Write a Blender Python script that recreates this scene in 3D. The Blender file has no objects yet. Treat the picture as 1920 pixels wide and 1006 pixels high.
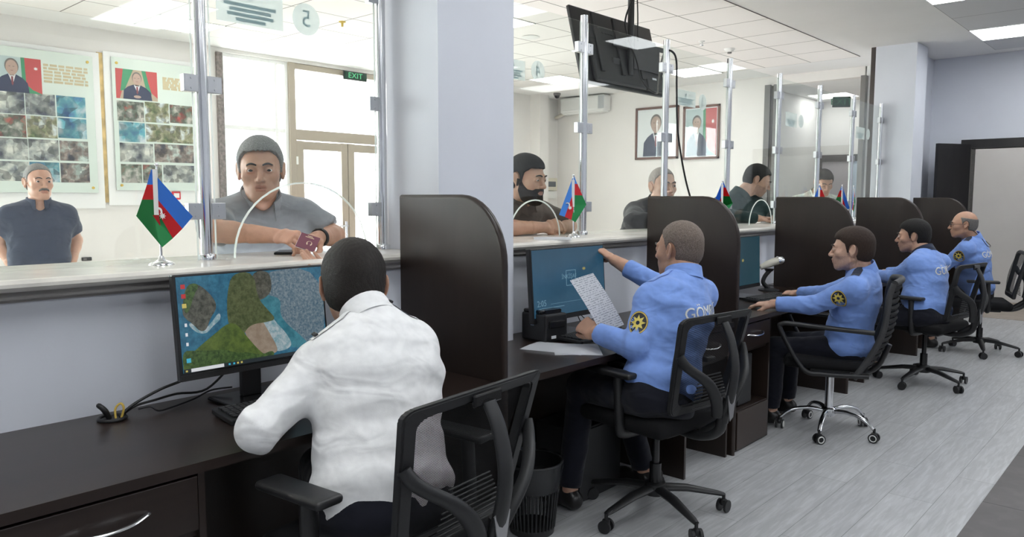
import bpy, bmesh, math, random
import numpy as np
from mathutils import Vector, Matrix
random.seed(7)
PI = math.pi
C = bpy.context.scene.collection
scene = bpy.context.scene

# ------------------------------------------------------------------ camera
cd = bpy.data.cameras.new('camera'); cam = bpy.data.objects.new('camera', cd); C.objects.link(cam)
cd.sensor_width = 36; cd.lens = 36*1430/1920; cd.clip_start = .05; cd.clip_end = 200
cam.matrix_world = Matrix(((.74182, -.062541, .667676, 0), (.670597, .066956, -.738794, 0), (.001499, .995794, .091609, 1.45), (0, 0, 0, 1)))
scene.camera = cam

# ------------------------------------------------------------------ world, exposure
w = bpy.data.worlds.new('world'); scene.world = w; w.use_nodes = True
bg = w.node_tree.nodes['Background']; bg.inputs[0].default_value = (.93, .97, 1, 1); bg.inputs[1].default_value = 12.5
scene.view_settings.view_transform = 'Standard'; scene.view_settings.look = 'None'
scene.view_settings.gamma = 1; scene.view_settings.use_curve_mapping = False
scene.view_settings.exposure = .52
cy = scene.cycles
cy.use_denoising = True
cy.max_bounces = 10; cy.diffuse_bounces = 5; cy.glossy_bounces = 4; cy.transmission_bounces = 6; cy.transparent_max_bounces = 24
cy.sample_clamp_indirect = 6; cy.caustics_reflective = False; cy.caustics_refractive = False

def portal(name, loc, rot, sx, sy):
    l = bpy.data.lights.new(name, 'AREA'); l.shape = 'RECTANGLE'; l.size = sx; l.size_y = sy; l.cycles.is_portal = True
    o = bpy.data.objects.new(name, l); o.location = loc; o.rotation_euler = rot; C.objects.link(o); return o
portal('daylight_portal', (-8.55, 5.75, 1.6), (0, -PI/2, 0), 3.1, 2.75)
portal('daylight_portal', (-8.55, -1.2, 1.9), (0, -PI/2, 0), 2.5, 3.4)
# ------------------------------------------------------------------ naming
def empty(name, loc, rz=0):
    o = bpy.data.objects.new(name, None); C.objects.link(o); o.location = loc; o.rotation_euler = (0, 0, rz)
    o.empty_display_size = .1
    return o
def tag(o, label=None, cat=None, group=None, kind=None):
    if label: o['label'] = label
    if cat: o['category'] = cat
    if group: o['group'] = group
    if kind: o['kind'] = kind
    return o
def thing(name, label, cat, loc=(0, 0, 0), rz=0, group=None):
    return tag(empty(name, loc, rz), label, cat, group)
def kids(o): return [c for c in bpy.data.objects if c.parent is o]
def copy_tree(o, parent=None):
    c = o.copy(); C.objects.link(c); c.parent = parent
    for ch in kids(o): copy_tree(ch, c)
    return c
def wm(o):
    m = o.matrix_basis.copy()
    if o.parent: m = wm(o.parent) @ o.matrix_parent_inverse @ m
    return m
def link(name, me, mats, parent=None, world=False, smooth=None):
    o = bpy.data.objects.new(name, me); C.objects.link(o)
    if not isinstance(mats, (list, tuple)): mats = [mats]
    for m in mats: me.materials.append(m)
    if parent:
        o.parent = parent
        if world: o.matrix_parent_inverse = wm(parent).inverted()
    if smooth is not None:
        me.polygons.foreach_set('use_smooth', [True]*len(me.polygons))
        if smooth < 180:
            me.set_sharp_from_angle(angle=math.radians(smooth))
    return o
def obj(name, bm, mats, parent=None, world=False, smooth=None):
    me = bpy.data.meshes.new(name); bmesh.ops.recalc_face_normals(bm, faces=bm.faces[:]); bm.to_mesh(me); bm.free()
    return link(name, me, mats, parent, world, smooth)
def struct(name, bm, m, smooth=None):
    return tag(obj(name, bm, m, smooth=smooth), kind='structure')
def B(): return bmesh.new()

# ------------------------------------------------------------------ shapes
def _mi(bm, n0, mi):
    bm.faces.ensure_lookup_table()
    for f in bm.faces[n0:]: f.material_index = mi
def box(bm, c, s, rot=None, bev=0, mi=0, seg=2):
    n0 = len(bm.faces)
    t = bmesh.new()
    bmesh.ops.create_cube(t, size=1)
    for v in t.verts: v.co = Vector((v.co.x*s[0], v.co.y*s[1], v.co.z*s[2]))
    if bev: bmesh.ops.bevel(t, geom=t.edges[:]+t.verts[:], offset=bev, segments=seg, affect='EDGES', profile=.5)
    M = Matrix.Translation(Vector(c))
    if rot is not None: M = M @ rot.to_4x4()
    t.transform(M)
    me = bpy.data.meshes.new('t'); t.to_mesh(me); t.free(); bm.from_mesh(me); bpy.data.meshes.remove(me)
    _mi(bm, n0, mi)
def boxr(bm, x0, x1, y0, y1, z0, z1, bev=0, mi=0):
    box(bm, ((x0+x1)/2, (y0+y1)/2, (z0+z1)/2), (abs(x1-x0), abs(y1-y0), abs(z1-z0)), None, bev, mi)
def frame_of(d, up=Vector((0, 0, 1))):
    d = Vector(d).normalized()
    a = up.cross(d)
    if a.length < 1e-4: a = Vector((1, 0, 0)).cross(d)
    a.normalize(); b = d.cross(a)
    return a, b, d
def tube(bm, pts, r, n=10, closed=False, cap=True, mi=0, sy=1.0, up=Vector((0, 0, 1))):
    pts = [Vector(p) for p in pts]; m = len(pts)
    rs = r if isinstance(r, (list, tuple)) else [r]*m
    rings = []; pa = None
    for i, p in enumerate(pts):
        if closed: d = pts[(i+1) % m]-pts[i-1]
        else: d = pts[min(i+1, m-1)]-pts[max(i-1, 0)]
        d.normalize()
        if pa is None: a, b, _ = frame_of(d, up)
        else:
            a = pa-d*pa.dot(d)
            if a.length < 1e-5: a, b, _ = frame_of(d, up)
            a.normalize(); b = d.cross(a)
        pa = a
        rings.append([bm.verts.new(p+(a*math.cos(2*PI*k/n)+b*math.sin(2*PI*k/n)*sy)*rs[i]) for k in range(n)])
    n0 = len(bm.faces)
    for i in range(m if closed else m-1):
        A, D = rings[i], rings[(i+1) % m]
        for k in range(n): bm.faces.new((A[k], A[(k+1) % n], D[(k+1) % n], D[k]))
    if cap and not closed:
        bm.faces.new(rings[0][::-1]); bm.faces.new(rings[-1])
    _mi(bm, n0, mi)
def smoothpts(pts, k=6):
    pts = [Vector(p) for p in pts]; out = []
    P = [pts[0]]+pts+[pts[-1]]
    for i in range(1, len(P)-2):
        for j in range(k):
            t = j/k; a, b, c, d = P[i-1], P[i], P[i+1], P[i+2]
            out.append(.5*((2*b)+(c-a)*t+(2*a-5*b+4*c-d)*t*t+(3*b-a-3*c+d)*t**3))
    out.append(pts[-1]); return out
def cyl(bm, a, b, r1, r2=None, n=20, mi=0):
    tube(bm, [a, b], [r1, r1 if r2 is None else r2], n, mi=mi)
def lathe(bm, prof, c=(0, 0, 0), n=24, mi=0, rot=None):
    n0 = len(bm.faces); c = Vector(c); rings = []
    for r, z in prof:
        ring = []
        for k in range(n):
            v = Vector((max(r, 1e-4)*math.cos(2*PI*k/n), max(r, 1e-4)*math.sin(2*PI*k/n), z))
            if rot is not None: v = rot @ v
            ring.append(bm.verts.new(c+v))
        rings.append(ring)
    for i in range(len(rings)-1):
        for k in range(n): bm.faces.new((rings[i][k], rings[i][(k+1) % n], rings[i+1][(k+1) % n], rings[i+1][k]))
    bm.faces.new(rings[0][::-1]); bm.faces.new(rings[-1]); _mi(bm, n0, mi)
def prism(bm, poly, o, u, v, th, mi=0):
    """polygon (a,b) -> o+a*u+b*v, extruded th along u x v"""
    o, u, v = Vector(o), Vector(u), Vector(v); n = u.cross(v).normalized()*th
    n0 = len(bm.faces)
    A = [bm.verts.new(o+u*a+v*b) for a, b in poly]; D = [bm.verts.new(p.co+n) for p in A]
    bm.faces.new(A[::-1]); bm.faces.new(D); m = len(A)
    for i in range(m): bm.faces.new((A[i], A[(i+1) % m], D[(i+1) % m], D[i]))
    _mi(bm, n0, mi)
def ellipse(cx, cy, rx, ry, n=24, a0=0, a1=2*PI):
    full = abs(a1-a0-2*PI) < 1e-6
    return [(cx+rx*math.cos(a0+(a1-a0)*i/(n if full else n-1)), cy+ry*math.sin(a0+(a1-a0)*i/(n if full else n-1))) for i in range(n)]
def star(cx, cy, r1, r2, n, a0=PI/2):
    return [(cx+(r1 if i % 2 == 0 else r2)*math.cos(a0+PI*i/n), cy+(r1 if i % 2 == 0 else r2)*math.sin(a0+PI*i/n)) for i in range(2*n)]
def sphere(bm, c, r, n=16, mi=0, sc=(1, 1, 1)):
    n0 = len(bm.faces); nv = len(bm.verts)
    ret = bmesh.ops.create_uvsphere(bm, u_segments=n, v_segments=n//2+2, radius=r)
    for v in ret['verts']: v.co = Vector((v.co.x*sc[0], v.co.y*sc[1], v.co.z*sc[2]))+Vector(c)
    _mi(bm, n0, mi)
def rrect(x0, x1, y0, y1, r, k=5):
    out = []
    for cx, cy, a in ((x1-r, y1-r, 0), (x0+r, y1-r, PI/2), (x0+r, y0+r, PI), (x1-r, y0+r, 1.5*PI)):
        for i in range(k+1): out.append((cx+r*math.cos(a+PI/2*i/k), cy+r*math.sin(a+PI/2*i/k)))
    return out
def text_mesh(s, size, ext=.0005, align='CENTER'):
    cu = bpy.data.curves.new('t', 'FONT'); cu.body = s; cu.size = size; cu.extrude = ext; cu.align_x = align; cu.align_y = 'CENTER'; cu.resolution_u = 3
    o = bpy.data.objects.new('t', cu); C.objects.link(o); bpy.context.view_layer.update()
    me = bpy.data.meshes.new_from_object(o.evaluated_get(bpy.context.evaluated_depsgraph_get()))
    bpy.data.objects.remove(o); bpy.data.curves.remove(cu); me.materials.clear(); return me
def add_text(bm, s, size, o, u, v, ext=.0005, mi=0, align='CENTER', sx=1.0):
    me = text_mesh(s, size, ext, align); u, v = Vector(u).normalized(), Vector(v).normalized(); n = u.cross(v)
    M = Matrix((( u.x*sx, v.x, n.x, o[0]), (u.y*sx, v.y, n.y, o[1]), (u.z*sx, v.z, n.z, o[2]), (0, 0, 0, 1)))
    me.transform(M); n0 = len(bm.faces); bm.from_mesh(me); bpy.data.meshes.remove(me); _mi(bm, n0, mi)

# ------------------------------------------------------------------ materials
def mat(name, col, rough=.5, metal=0, noise=0, nscale=8, bump=0, bscale=40, spec=.5, emit=None, estr=0, coat=0, sss=0, trans=0, alpha=1):
    m = bpy.data.materials.new(name); m.use_nodes = True; nt = m.node_tree; n = nt.nodes; p = n['Principled BSDF']
    p.inputs['Base Color'].default_value = (*col, 1); p.inputs['Roughness'].default_value = rough; p.inputs['Metallic'].default_value = metal
    p.inputs['Specular IOR Level'].default_value = spec
    if coat: p.inputs['Coat Weight'].default_value = coat
    if sss:
        p.inputs['Subsurface Weight'].default_value = sss; p.inputs['Subsurface Radius'].default_value = (.02, .008, .005); p.inputs['Subsurface Scale'].default_value = .5
    if emit: p.inputs['Emission Color'].default_value = (*emit, 1); p.inputs['Emission Strength'].default_value = estr
    tc = n.new('ShaderNodeTexCoord')
    if noise:
        t = n.new('ShaderNodeTexNoise'); t.inputs['Scale'].default_value = nscale; t.inputs['Detail'].default_value = 5
        nt.links.new(tc.outputs['Object'], t.inputs['Vector'])
        r = n.new('ShaderNodeValToRGB'); e = r.color_ramp.elements
        e[0].position = .3; e[1].position = .7
        e[0].color = (*[c*(1-noise) for c in col], 1); e[1].color = (*[min(1, c*(1+noise)) for c in col], 1)
        nt.links.new(t.outputs['Fac'], r.inputs['Fac']); nt.links.new(r.outputs['Color'], p.inputs['Base Color'])
        if emit: nt.links.new(r.outputs['Color'], p.inputs['Emission Color'])
    if bump:
        t2 = n.new('ShaderNodeTexNoise'); t2.inputs['Scale'].default_value = bscale; t2.inputs['Detail'].default_value = 4
        nt.links.new(tc.outputs['Object'], t2.inputs['Vector'])
        b = n.new('ShaderNodeBump'); b.inputs['Strength'].default_value = bump; b.inputs['Distance'].default_value = .01
        nt.links.new(t2.outputs['Fac'], b.inputs['Height']); nt.links.new(b.outputs['Normal'], p.inputs['Normal'])
    return m
def cloth_mat(name, col, bump=.35, bscale=9, rough=.85, noise=.06):
    m = mat(name, col, rough, noise=noise, nscale=30, spec=.2); nt = m.node_tree; n = nt.nodes; p = n['Principled BSDF']
    tc = n.new('ShaderNodeTexCoord'); w1 = n.new('ShaderNodeTexNoise'); w1.inputs['Scale'].default_value = bscale; w1.inputs['Detail'].default_value = 1.5; w1.inputs['Distortion'].default_value = .9
    mp = n.new('ShaderNodeMapping'); mp.inputs['Scale'].default_value = (1, 1, 1.8)
    nt.links.new(tc.outputs['Object'], mp.inputs['Vector']); nt.links.new(mp.outputs['Vector'], w1.inputs['Vector'])
    w2 = n.new('ShaderNodeTexNoise'); w2.inputs['Scale'].default_value = 260; nt.links.new(tc.outputs['Object'], w2.inputs['Vector'])
    ad = n.new('ShaderNodeMath'); ad.operation = 'MULTIPLY_ADD'; ad.inputs[1].default_value = .008
    nt.links.new(w2.outputs['Fac'], ad.inputs[0]); nt.links.new(w1.outputs['Fac'], ad.inputs[2])
    b = n.new('ShaderNodeBump'); b.inputs['Strength'].default_value = bump; b.inputs['Distance'].default_value = .03
    nt.links.new(ad.outputs[0], b.inputs['Height']); nt.links.new(b.outputs['Normal'], p.inputs['Normal'])
    p.inputs['Sheen Weight'].default_value = .15
    return m
def glass_mat(name, tint, refl=1.0, base_alpha=.0):
    """thin clear sheet: see-through, with a mirror reflection that grows at grazing angles"""
    m = bpy.data.materials.new(name); m.use_nodes = True; nt = m.node_tree; n = nt.nodes; n.remove(n['Principled BSDF']); out = n['Material Output']
    tr = n.new('ShaderNodeBsdfTransparent'); tr.inputs[0].default_value = (*tint, 1)
    gl = n.new('ShaderNodeBsdfGlossy'); gl.inputs['Roughness'].default_value = .02; gl.inputs[0].default_value = (refl, refl, refl, 1)
    lw = n.new('ShaderNodeLayerWeight'); lw.inputs['Blend'].default_value = .5
    pw = n.new('ShaderNodeMath'); pw.operation = 'POWER'; pw.inputs[1].default_value = 5; nt.links.new(lw.outputs['Facing'], pw.inputs[0])
    fr = n.new('ShaderNodeMath'); fr.operation = 'MULTIPLY_ADD'; fr.inputs[1].default_value = .5; fr.inputs[2].default_value = .03; nt.links.new(pw.outputs[0], fr.inputs[0])
    mx = n.new('ShaderNodeMixShader')
    nt.links.new(fr.outputs[0], mx.inputs[0]); nt.links.new(tr.outputs[0], mx.inputs[1]); nt.links.new(gl.outputs[0], mx.inputs[2])
    nt.links.new(mx.outputs[0], out.inputs[0]); return m
def film_mat(name, col, alpha):
    m = bpy.data.materials.new(name); m.use_nodes = True; nt = m.node_tree; n = nt.nodes; p = n['Principled BSDF']
    p.inputs['Base Color'].default_value = (*col, 1); p.inputs['Alpha'].default_value = alpha; p.inputs['Roughness'].default_value = .6
    tr = n.new('ShaderNodeBsdfTranslucent'); tr.inputs[0].default_value = (*col, 1)
    tp = n.new('ShaderNodeBsdfTransparent'); mx = n.new('ShaderNodeMixShader'); mx.inputs[0].default_value = alpha
    m2 = n.new('ShaderNodeMixShader'); m2.inputs[0].default_value = .6
    p.inputs['Alpha'].default_value = 1
    nt.links.new(p.outputs[0], m2.inputs[1]); nt.links.new(tr.outputs[0], m2.inputs[2])
    nt.links.new(tp.outputs[0], mx.inputs[1]); nt.links.new(m2.outputs[0], mx.inputs[2]); nt.links.new(mx.outputs[0], n['Material Output'].inputs[0]); return m
def emis(name, col, st, noise=0, nscale=20, col2=None):
    m = bpy.data.materials.new(name); m.use_nodes = True; nt = m.node_tree; n = nt.nodes; p = n['Principled BSDF']
    p.inputs['Base Color'].default_value = (.02, .02, .02, 1); p.inputs['Roughness'].default_value = .25
    p.inputs['Emission Color'].default_value = (*col, 1); p.inputs['Emission Strength'].default_value = st
    if col2:
        tc = n.new('ShaderNodeTexCoord'); t = n.new('ShaderNodeTexNoise'); t.inputs['Scale'].default_value = nscale; t.inputs['Detail'].default_value = 8; t.inputs['Roughness'].default_value = .7
        nt.links.new(tc.outputs['Object'], t.inputs['Vector']); r = n.new('ShaderNodeValToRGB'); e = r.color_ramp.elements
        e[0].position = .38; e[1].position = .62; e[0].color = (*col, 1); e[1].color = (*col2, 1)
        nt.links.new(t.outputs['Fac'], r.inputs['Fac']); nt.links.new(r.outputs['Color'], p.inputs['Emission Color'])
    return m
def wood_mat(name, c1, c2, scale=(1, 1, 1), rough=.35, spec=.5):
    m = mat(name, c1, rough, spec=spec); nt = m.node_tree; n = nt.nodes; p = n['Principled BSDF']
    tc = n.new('ShaderNodeTexCoord'); mp = n.new('ShaderNodeMapping'); mp.inputs['Scale'].default_value = scale
    t = n.new('ShaderNodeTexNoise'); t.inputs['Scale'].default_value = 6; t.inputs['Detail'].default_value = 8; t.inputs['Roughness'].default_value = .7
    r = n.new('ShaderNodeValToRGB'); e = r.color_ramp.elements; e[0].position = .35; e[1].position = .7; e[0].color = (*c1, 1); e[1].color = (*c2, 1)
    nt.links.new(tc.outputs['Object'], mp.inputs['Vector']); nt.links.new(mp.outputs['Vector'], t.inputs['Vector'])
    nt.links.new(t.outputs['Fac'], r.inputs['Fac']); nt.links.new(r.outputs['Color'], p.inputs['Base Color'])
    return m
def brick_mat(name, c1, c2, mort, bw, bh, off, shift, rotz=0, msize=.004, rough=.6, grain=None, axes=None, spec=.4):
    m = mat(name, c1, rough, spec=spec); nt = m.node_tree; n = nt.nodes; p = n['Principled BSDF']
    tc = n.new('ShaderNodeTexCoord'); mp = n.new('ShaderNodeMapping'); mp.inputs['Location'].default_value = shift; mp.inputs['Rotation'].default_value = (0, 0, rotz)
    br = n.new('ShaderNodeTexBrick'); br.inputs['Scale'].default_value = 1; br.inputs['Brick Width'].default_value = bw; br.inputs['Row Height'].default_value = bh
    br.inputs['Mortar Size'].default_value = msize; br.inputs['Mortar Smooth'].default_value = .1; br.offset = off; br.inputs['Bias'].default_value = 0
    br.inputs['Color1'].default_value = (*c1, 1); br.inputs['Color2'].default_value = (*c2, 1); br.inputs['Mortar'].default_value = (*mort, 1)
    nt.links.new(tc.outputs['Object'], mp.inputs['Vector']); nt.links.new(mp.outputs['Vector'], br.inputs['Vector'])
    src = br.outputs['Color']
    if grain:
        g = n.new('ShaderNodeMapping'); g.inputs['Scale'].default_value = grain[0]
        nt.links.new(tc.outputs['Object'], g.inputs['Vector'])
        prev = src
        for sc, dist, lo, hi, amt in ((2.2, 1.2, .3, .75, grain[1]), (11, .6, .45, .62, grain[1]*.6)):
            t = n.new('ShaderNodeTexNoise'); t.inputs['Scale'].default_value = sc; t.inputs['Detail'].default_value = 7; t.inputs['Distortion'].default_value = dist
            nt.links.new(g.outputs['Vector'], t.inputs['Vector'])
            r = n.new('ShaderNodeMapRange'); r.inputs[1].default_value = lo; r.inputs[2].default_value = hi; r.inputs[3].default_value = 1-amt; r.inputs[4].default_value = 1+amt*.5
            nt.links.new(t.outputs['Fac'], r.inputs[0])
            mx = n.new('ShaderNodeVectorMath'); mx.operation = 'SCALE'; nt.links.new(prev, mx.inputs[0]); nt.links.new(r.outputs[0], mx.inputs['Scale'])
            prev = mx.outputs[0]
        src = prev
    nt.links.new(src, p.inputs['Base Color'])
    return m
def mesh_net_mat(name, col, dens=.62, sx=260):
    """woven black net: fine horizontal threads with gaps"""
    m = mat(name, col, .7, spec=.2); nt = m.node_tree; n = nt.nodes; p = n['Principled BSDF']
    tc = n.new('ShaderNodeTexCoord'); sp = n.new('ShaderNodeSeparateXYZ'); nt.links.new(tc.outputs['Object'], sp.inputs[0])
    a = n.new('ShaderNodeMath'); a.operation = 'MULTIPLY'; a.inputs[1].default_value = sx; nt.links.new(sp.outputs['Z'], a.inputs[0])
    f = n.new('ShaderNodeMath'); f.operation = 'FRACT'; nt.links.new(a.outputs[0], f.inputs[0])
    g = n.new('ShaderNodeMath'); g.operation = 'LESS_THAN'; g.inputs[1].default_value = dens; nt.links.new(f.outputs[0], g.inputs[0])
    nt.links.new(g.outputs[0], p.inputs['Alpha']); return m

M = {}
M['wall_office'] = mat('office_wall_shade_tint', (.69, .71, .77), .7, noise=.02, nscale=3, bump=.03, bscale=90)  # cool bluish shade of the office is mixed into this wall colour
M['wall_hall'] = mat('hall_wall_paint', (.80, .772, .745), .75, noise=.02, nscale=3, bump=.03, bscale=90)
M['wall_white'] = mat('white_wall_paint', (.78, .775, .765), .75, noise=.02, nscale=3)
M['ceil_plain'] = mat('plain_ceiling_plaster', (.82, .81, .80), .85, noise=.02, nscale=2)
M['ceil_hall'] = brick_mat('hall_ceiling_tiles', (.87, .835, .81), (.85, .815, .79), (.22, .20, .19), .597, .66, 0, (3.2-.597*20, -9.83+.66*40, 0), msize=.006, rough=.9)
M['ceil_office'] = brick_mat('office_ceiling_tiles', (.66, .66, .67), (.64, .64, .65), (.22, .22, .22), .66, .69, 0, (1.9+.66*4, -10.43+.69*40, 0), msize=.0045, rough=.9)
M['floor'] = brick_mat('grey_plank_laminate', (.47, .475, .485), (.50, .505, .515), (.25, .25, .25), 1.3, .2, .37, (.07, .07, 0), rotz=PI/2, msize=.0015, rough=.38, grain=((5.5, .55, 1), .17))
M['dark_tile'] = brick_mat('dark_floor_tiles', (.11, .10, .10), (.12, .11, .108), (.04, .037, .037), .9, .9, 0, (0, .35, 0), msize=.004, rough=.45, grain=((1, 1, 1), .15))
M['hall_floor'] = brick_mat('hall_floor_tiles', (.68, .65, .61), (.71, .68, .63), (.3, .28, .26), .6, .6, 0, (0, 0, 0), msize=.004, rough=.3)
M['skirt'] = mat('beige_skirting', (.38, .33, .28), .5, noise=.1)
M['stone'] = mat('cream_marble_counter', (.72, .69, .63), .22, noise=.13, nscale=5, bump=.02, bscale=20)
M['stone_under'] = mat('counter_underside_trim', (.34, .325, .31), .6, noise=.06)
M['wenge'] = wood_mat('dark_wenge_laminate', (.016, .010, .008), (.030, .019, .015), (1, .12, 1), rough=.30)
M['wenge_v'] = wood_mat('dark_wenge_panel', (.014, .009, .007), (.027, .017, .0135), (.6, 1, .14), rough=.36)
M['chrome'] = mat('polished_steel', (.75, .76, .78), .16, 1)
M['satin'] = mat('satin_aluminium', (.55, .56, .58), .34, 1)
M['black'] = mat('black_plastic', (.013, .013, .014), .42, bump=.05, bscale=300)
M['black_gloss'] = mat('glossy_black_plastic', (.010, .010, .011), .18)
M['charcoal'] = mat('charcoal_plastic', (.019, .0195, .021), .5)
M['fabric_black'] = mat('black_seat_fabric', (.010, .010, .011), .9, bump=.25, bscale=500, spec=.2)
M['net'] = mesh_net_mat('black_net', (.011, .011, .012), .66, 300)
M['rib'] = mat('dark_grey_ribbed_plastic', (.035, .035, .037), .6, bump=.3, bscale=250)
M['glass'] = glass_mat('clear_screen_glass', (.955, .975, .965))
M['winglass'] = glass_mat('window_glass', (.97, .99, .98))
M['edge'] = film_mat('polished_glass_edge', (.95, .99, .97), .75)
M['sticker'] = film_mat('frosted_sticker', (.72, .77, .77), .58)
M['stickertxt'] = film_mat('sticker_print', (.34, .48, .53), .9)
M['white_frame'] = mat('white_window_frame', (.85, .85, .84), .4)
M['beige_frame'] = mat('beige_aluminium_frame', (.36, .31, .25), .4, .1)
M['grey_trim'] = mat('grey_trim', (.17, .165, .16), .6)
M['brown_trim'] = mat('dark_brown_trim', (.05, .038, .034), .5)
M['door_dark'] = wood_mat('dark_door_wood', (.011, .010, .011), (.02, .018, .018), (1, 1, .2), rough=.45)
M['paper'] = mat('white_paper', (.86, .87, .90), .7)
M['ink'] = mat('grey_ink', (.35, .36, .40), .8)
M['lamp'] = emis('ceiling_panel_light', (.95, .98, 1), 6.0)
M['lamp_hall'] = emis('hall_panel_light', (1, .98, .95), 6)
M['red'] = mat('flag_red', (.62, .02, .03), .7)
M['blue'] = mat('flag_blue', (.06, .25, .72), .7)
M['green'] = mat('flag_green', (.01, .22, .06), .7)
M['white_plastic'] = mat('white_plastic', (.80, .80, .78), .4)
M['gold'] = mat('gold_thread', (.60, .42, .08), .5)
M['cord'] = mat('black_cable', (.008, .008, .009), .4)
# ------------------------------------------------------------------ setting
CZ = 3.17
WX, NX = -2.565, -2.49          # staff wall face, counter nose
def wall(name, m, *boxes):
    bm = B()
    for b in boxes: boxr(bm, *b)
    return struct(name, bm, m)
wall('floor', M['floor'], (-2.57, 3.6, -3.2, 12.2, -.1, 0))
wall('floor_hall', M['hall_floor'], (-9.0, -2.95, -3.2, 13.3, -.1, 0))
wall('floor_tiles', M['dark_tile'], (-.70, 3.6, -3.2, 10.6, 0, .004))
wall('ceiling', M['ceil_plain'], (-9.0, 3.7, -3.3, 13.3, CZ, CZ+.12))
wall('ceiling_hall', M['ceil_hall'], (-3.2-.597*8, -3.2, -3.0, 9.83, CZ-.006, CZ+.01))
wall('ceiling_office', M['ceil_office'], (-1.9, 3.4, -3.0, 10.43, CZ-.006, CZ+.01))
# counter wall between office and hall, with the two square columns
wall('wall_counter', M['wall_office'], (WX, -2.87, -3.2, 2.24, 0, 1.144), (WX, -2.87, 2.72, 9.36, 0, 1.159))
wall('wall_column', M['wall_office'], (-2.45, -2.80, 2.24, 2.72, 0, CZ))
wall('wall_column_far', M['wall_office'], (-2.45, -2.88, 9.37, 9.80, 0, CZ))
wall('trim_1', M['brown_trim'], (-2.88, -2.93, 9.37, 9.42, 0, CZ))
wall('wall_return', M['wall_white'], (-2.72, -3.36, 10.6, 10.75, 0, CZ))
wall('wall_side', M['wall_office'], (-2.60, -2.72, 9.8, 10.75, 0, CZ))
# far office wall with the doorway
wall('wall_far', M['wall_office'], (-2.62, -2.13, 10.7, 10.85, 0, CZ), (-2.13, 3.6, 10.7, 10.85, 2.06, CZ), (-.75, 3.6, 10.7, 10.85, 0, 2.06))
wall('wall_near', M['wall_office'], (-2.57, 3.6, -3.3, -3.2, 0, CZ))
wall('wall_right', M['wall_office'], (3.6, 3.7, -3.3, 12.8, 0, CZ))
wall('wall_beyond', M['wall_white'], (-3.3, 3.6, 12.6, 12.7, 0, CZ), (-2.75, -2.6, 10.85, 12.6, 0, CZ))
wall('floor_beyond', M['skirt'], (-2.6, 3.6, 10.8, 12.6, 0, .004))
wall('baseboard_far', M['skirt'], (-.75, 3.6, 10.68, 10.7, 0, .10))
wall('trim_2', M['door_dark'], (-2.24, -.65, 10.64, 10.88, 2.06, 2.165), (-.76, -.65, 10.64, 10.88, 0, 2.06), (-2.24, -2.13, 10.64, 10.88, 0, 2.06))
t = thing('door_1', None, None, (-2.15, 10.66, 0)); t['kind'] = 'structure'
bm = B(); d = Vector((-.25, -.42, 0)).normalized(); rot = Matrix.Rotation(math.atan2(d.y, d.x), 3, 'Z')
box(bm, (d.x*.25, d.y*.25, 1.06), (.50, .045, 2.10), rot, .003); lf = obj('leaf', bm, M['door_dark'], t)
bm = B(); box(bm, (d.x*.43+.03, d.y*.43-.02, 1.0), (.02, .02, .14), rot, .004); obj('handle', bm, M['chrome'], t)
# hall walls
wall('wall_left', M['wall_hall'], (-8.5, -8.7, 7.30, 10.7, 0, CZ), (-8.5, -8.7, .55, 4.33, 0, CZ), (-8.5, -8.7, -3.2, -3.0, 0, CZ), (-8.5, -8.7, 4.33, 7.30, 3.125, CZ),
     (-8.5, -8.7, -3.0, .55, 0, .7), (-8.5, -8.7, -3.0, .55, 3.05, CZ))
wall('wall_hall_near', M['wall_hall'], (-8.7, -2.57, -3.3, -3.2, 0, CZ))
wall('wall_hall_far', M['wall_hall'], (-8.7, -4.65, 10.6, 10.75, 0, CZ), (-4.65, -3.38, 10.6, 10.75, 3.04, CZ))
wall('wall_pier', M['wall_hall'], (-8.5, -8.28, 9.85, 10.08, 0, CZ))
wall('trim_3', M['grey_trim'], (-4.64, -4.72, 10.56, 10.6, 0, 3.05), (-4.56, -4.60, 10.58, 10.74, 0, 3.05), (-3.40, -3.34, 10.5, 10.6, 0, 3.04))
wall('wall_corridor', M['wall_white'], (-4.80, -4.95, 10.75, 13.1, 0, CZ), (-3.30, -3.40, 10.75, 13.1, 0, CZ), (-4.95, -3.30, 13.0, 13.15, 2.17, CZ), (-4.95, -4.84, 13.0, 13.15, 0, 2.17), (-3.62, -3.3, 13.0, 13.15, 0, 2.17))
wall('ceiling_corridor', M['ceil_plain'], (-4.95, -3.3, 10.75, 13.1, 3.05, 3.12))
t = thing('door_2', None, None, (-4.2, 13.0, 0)); t['kind'] = 'structure'
bm = B(); boxr(bm, -.64, -.57, -.03, .05, 0, 2.17); boxr(bm, .51, .58, -.03, .05, 0, 2.17); boxr(bm, -.64, .58, -.03, .05, 2.06, 2.17); boxr(bm, -.13, -.08, -.03, .05, 0, 2.06); obj('frame', bm, M['door_dark'], t)
bm = B(); boxr(bm, -.57, -.13, .0, .02, 0, 2.06); obj('panel', bm, mat('grey_door_panel', (.42, .40, .43), .5), t)
bm = B(); boxr(bm, -.08, .51, .0, .02, 0, 2.06); obj('pane', bm, mat('pale_blue_door_panel', (.55, .66, .78), .3), t)
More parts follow.
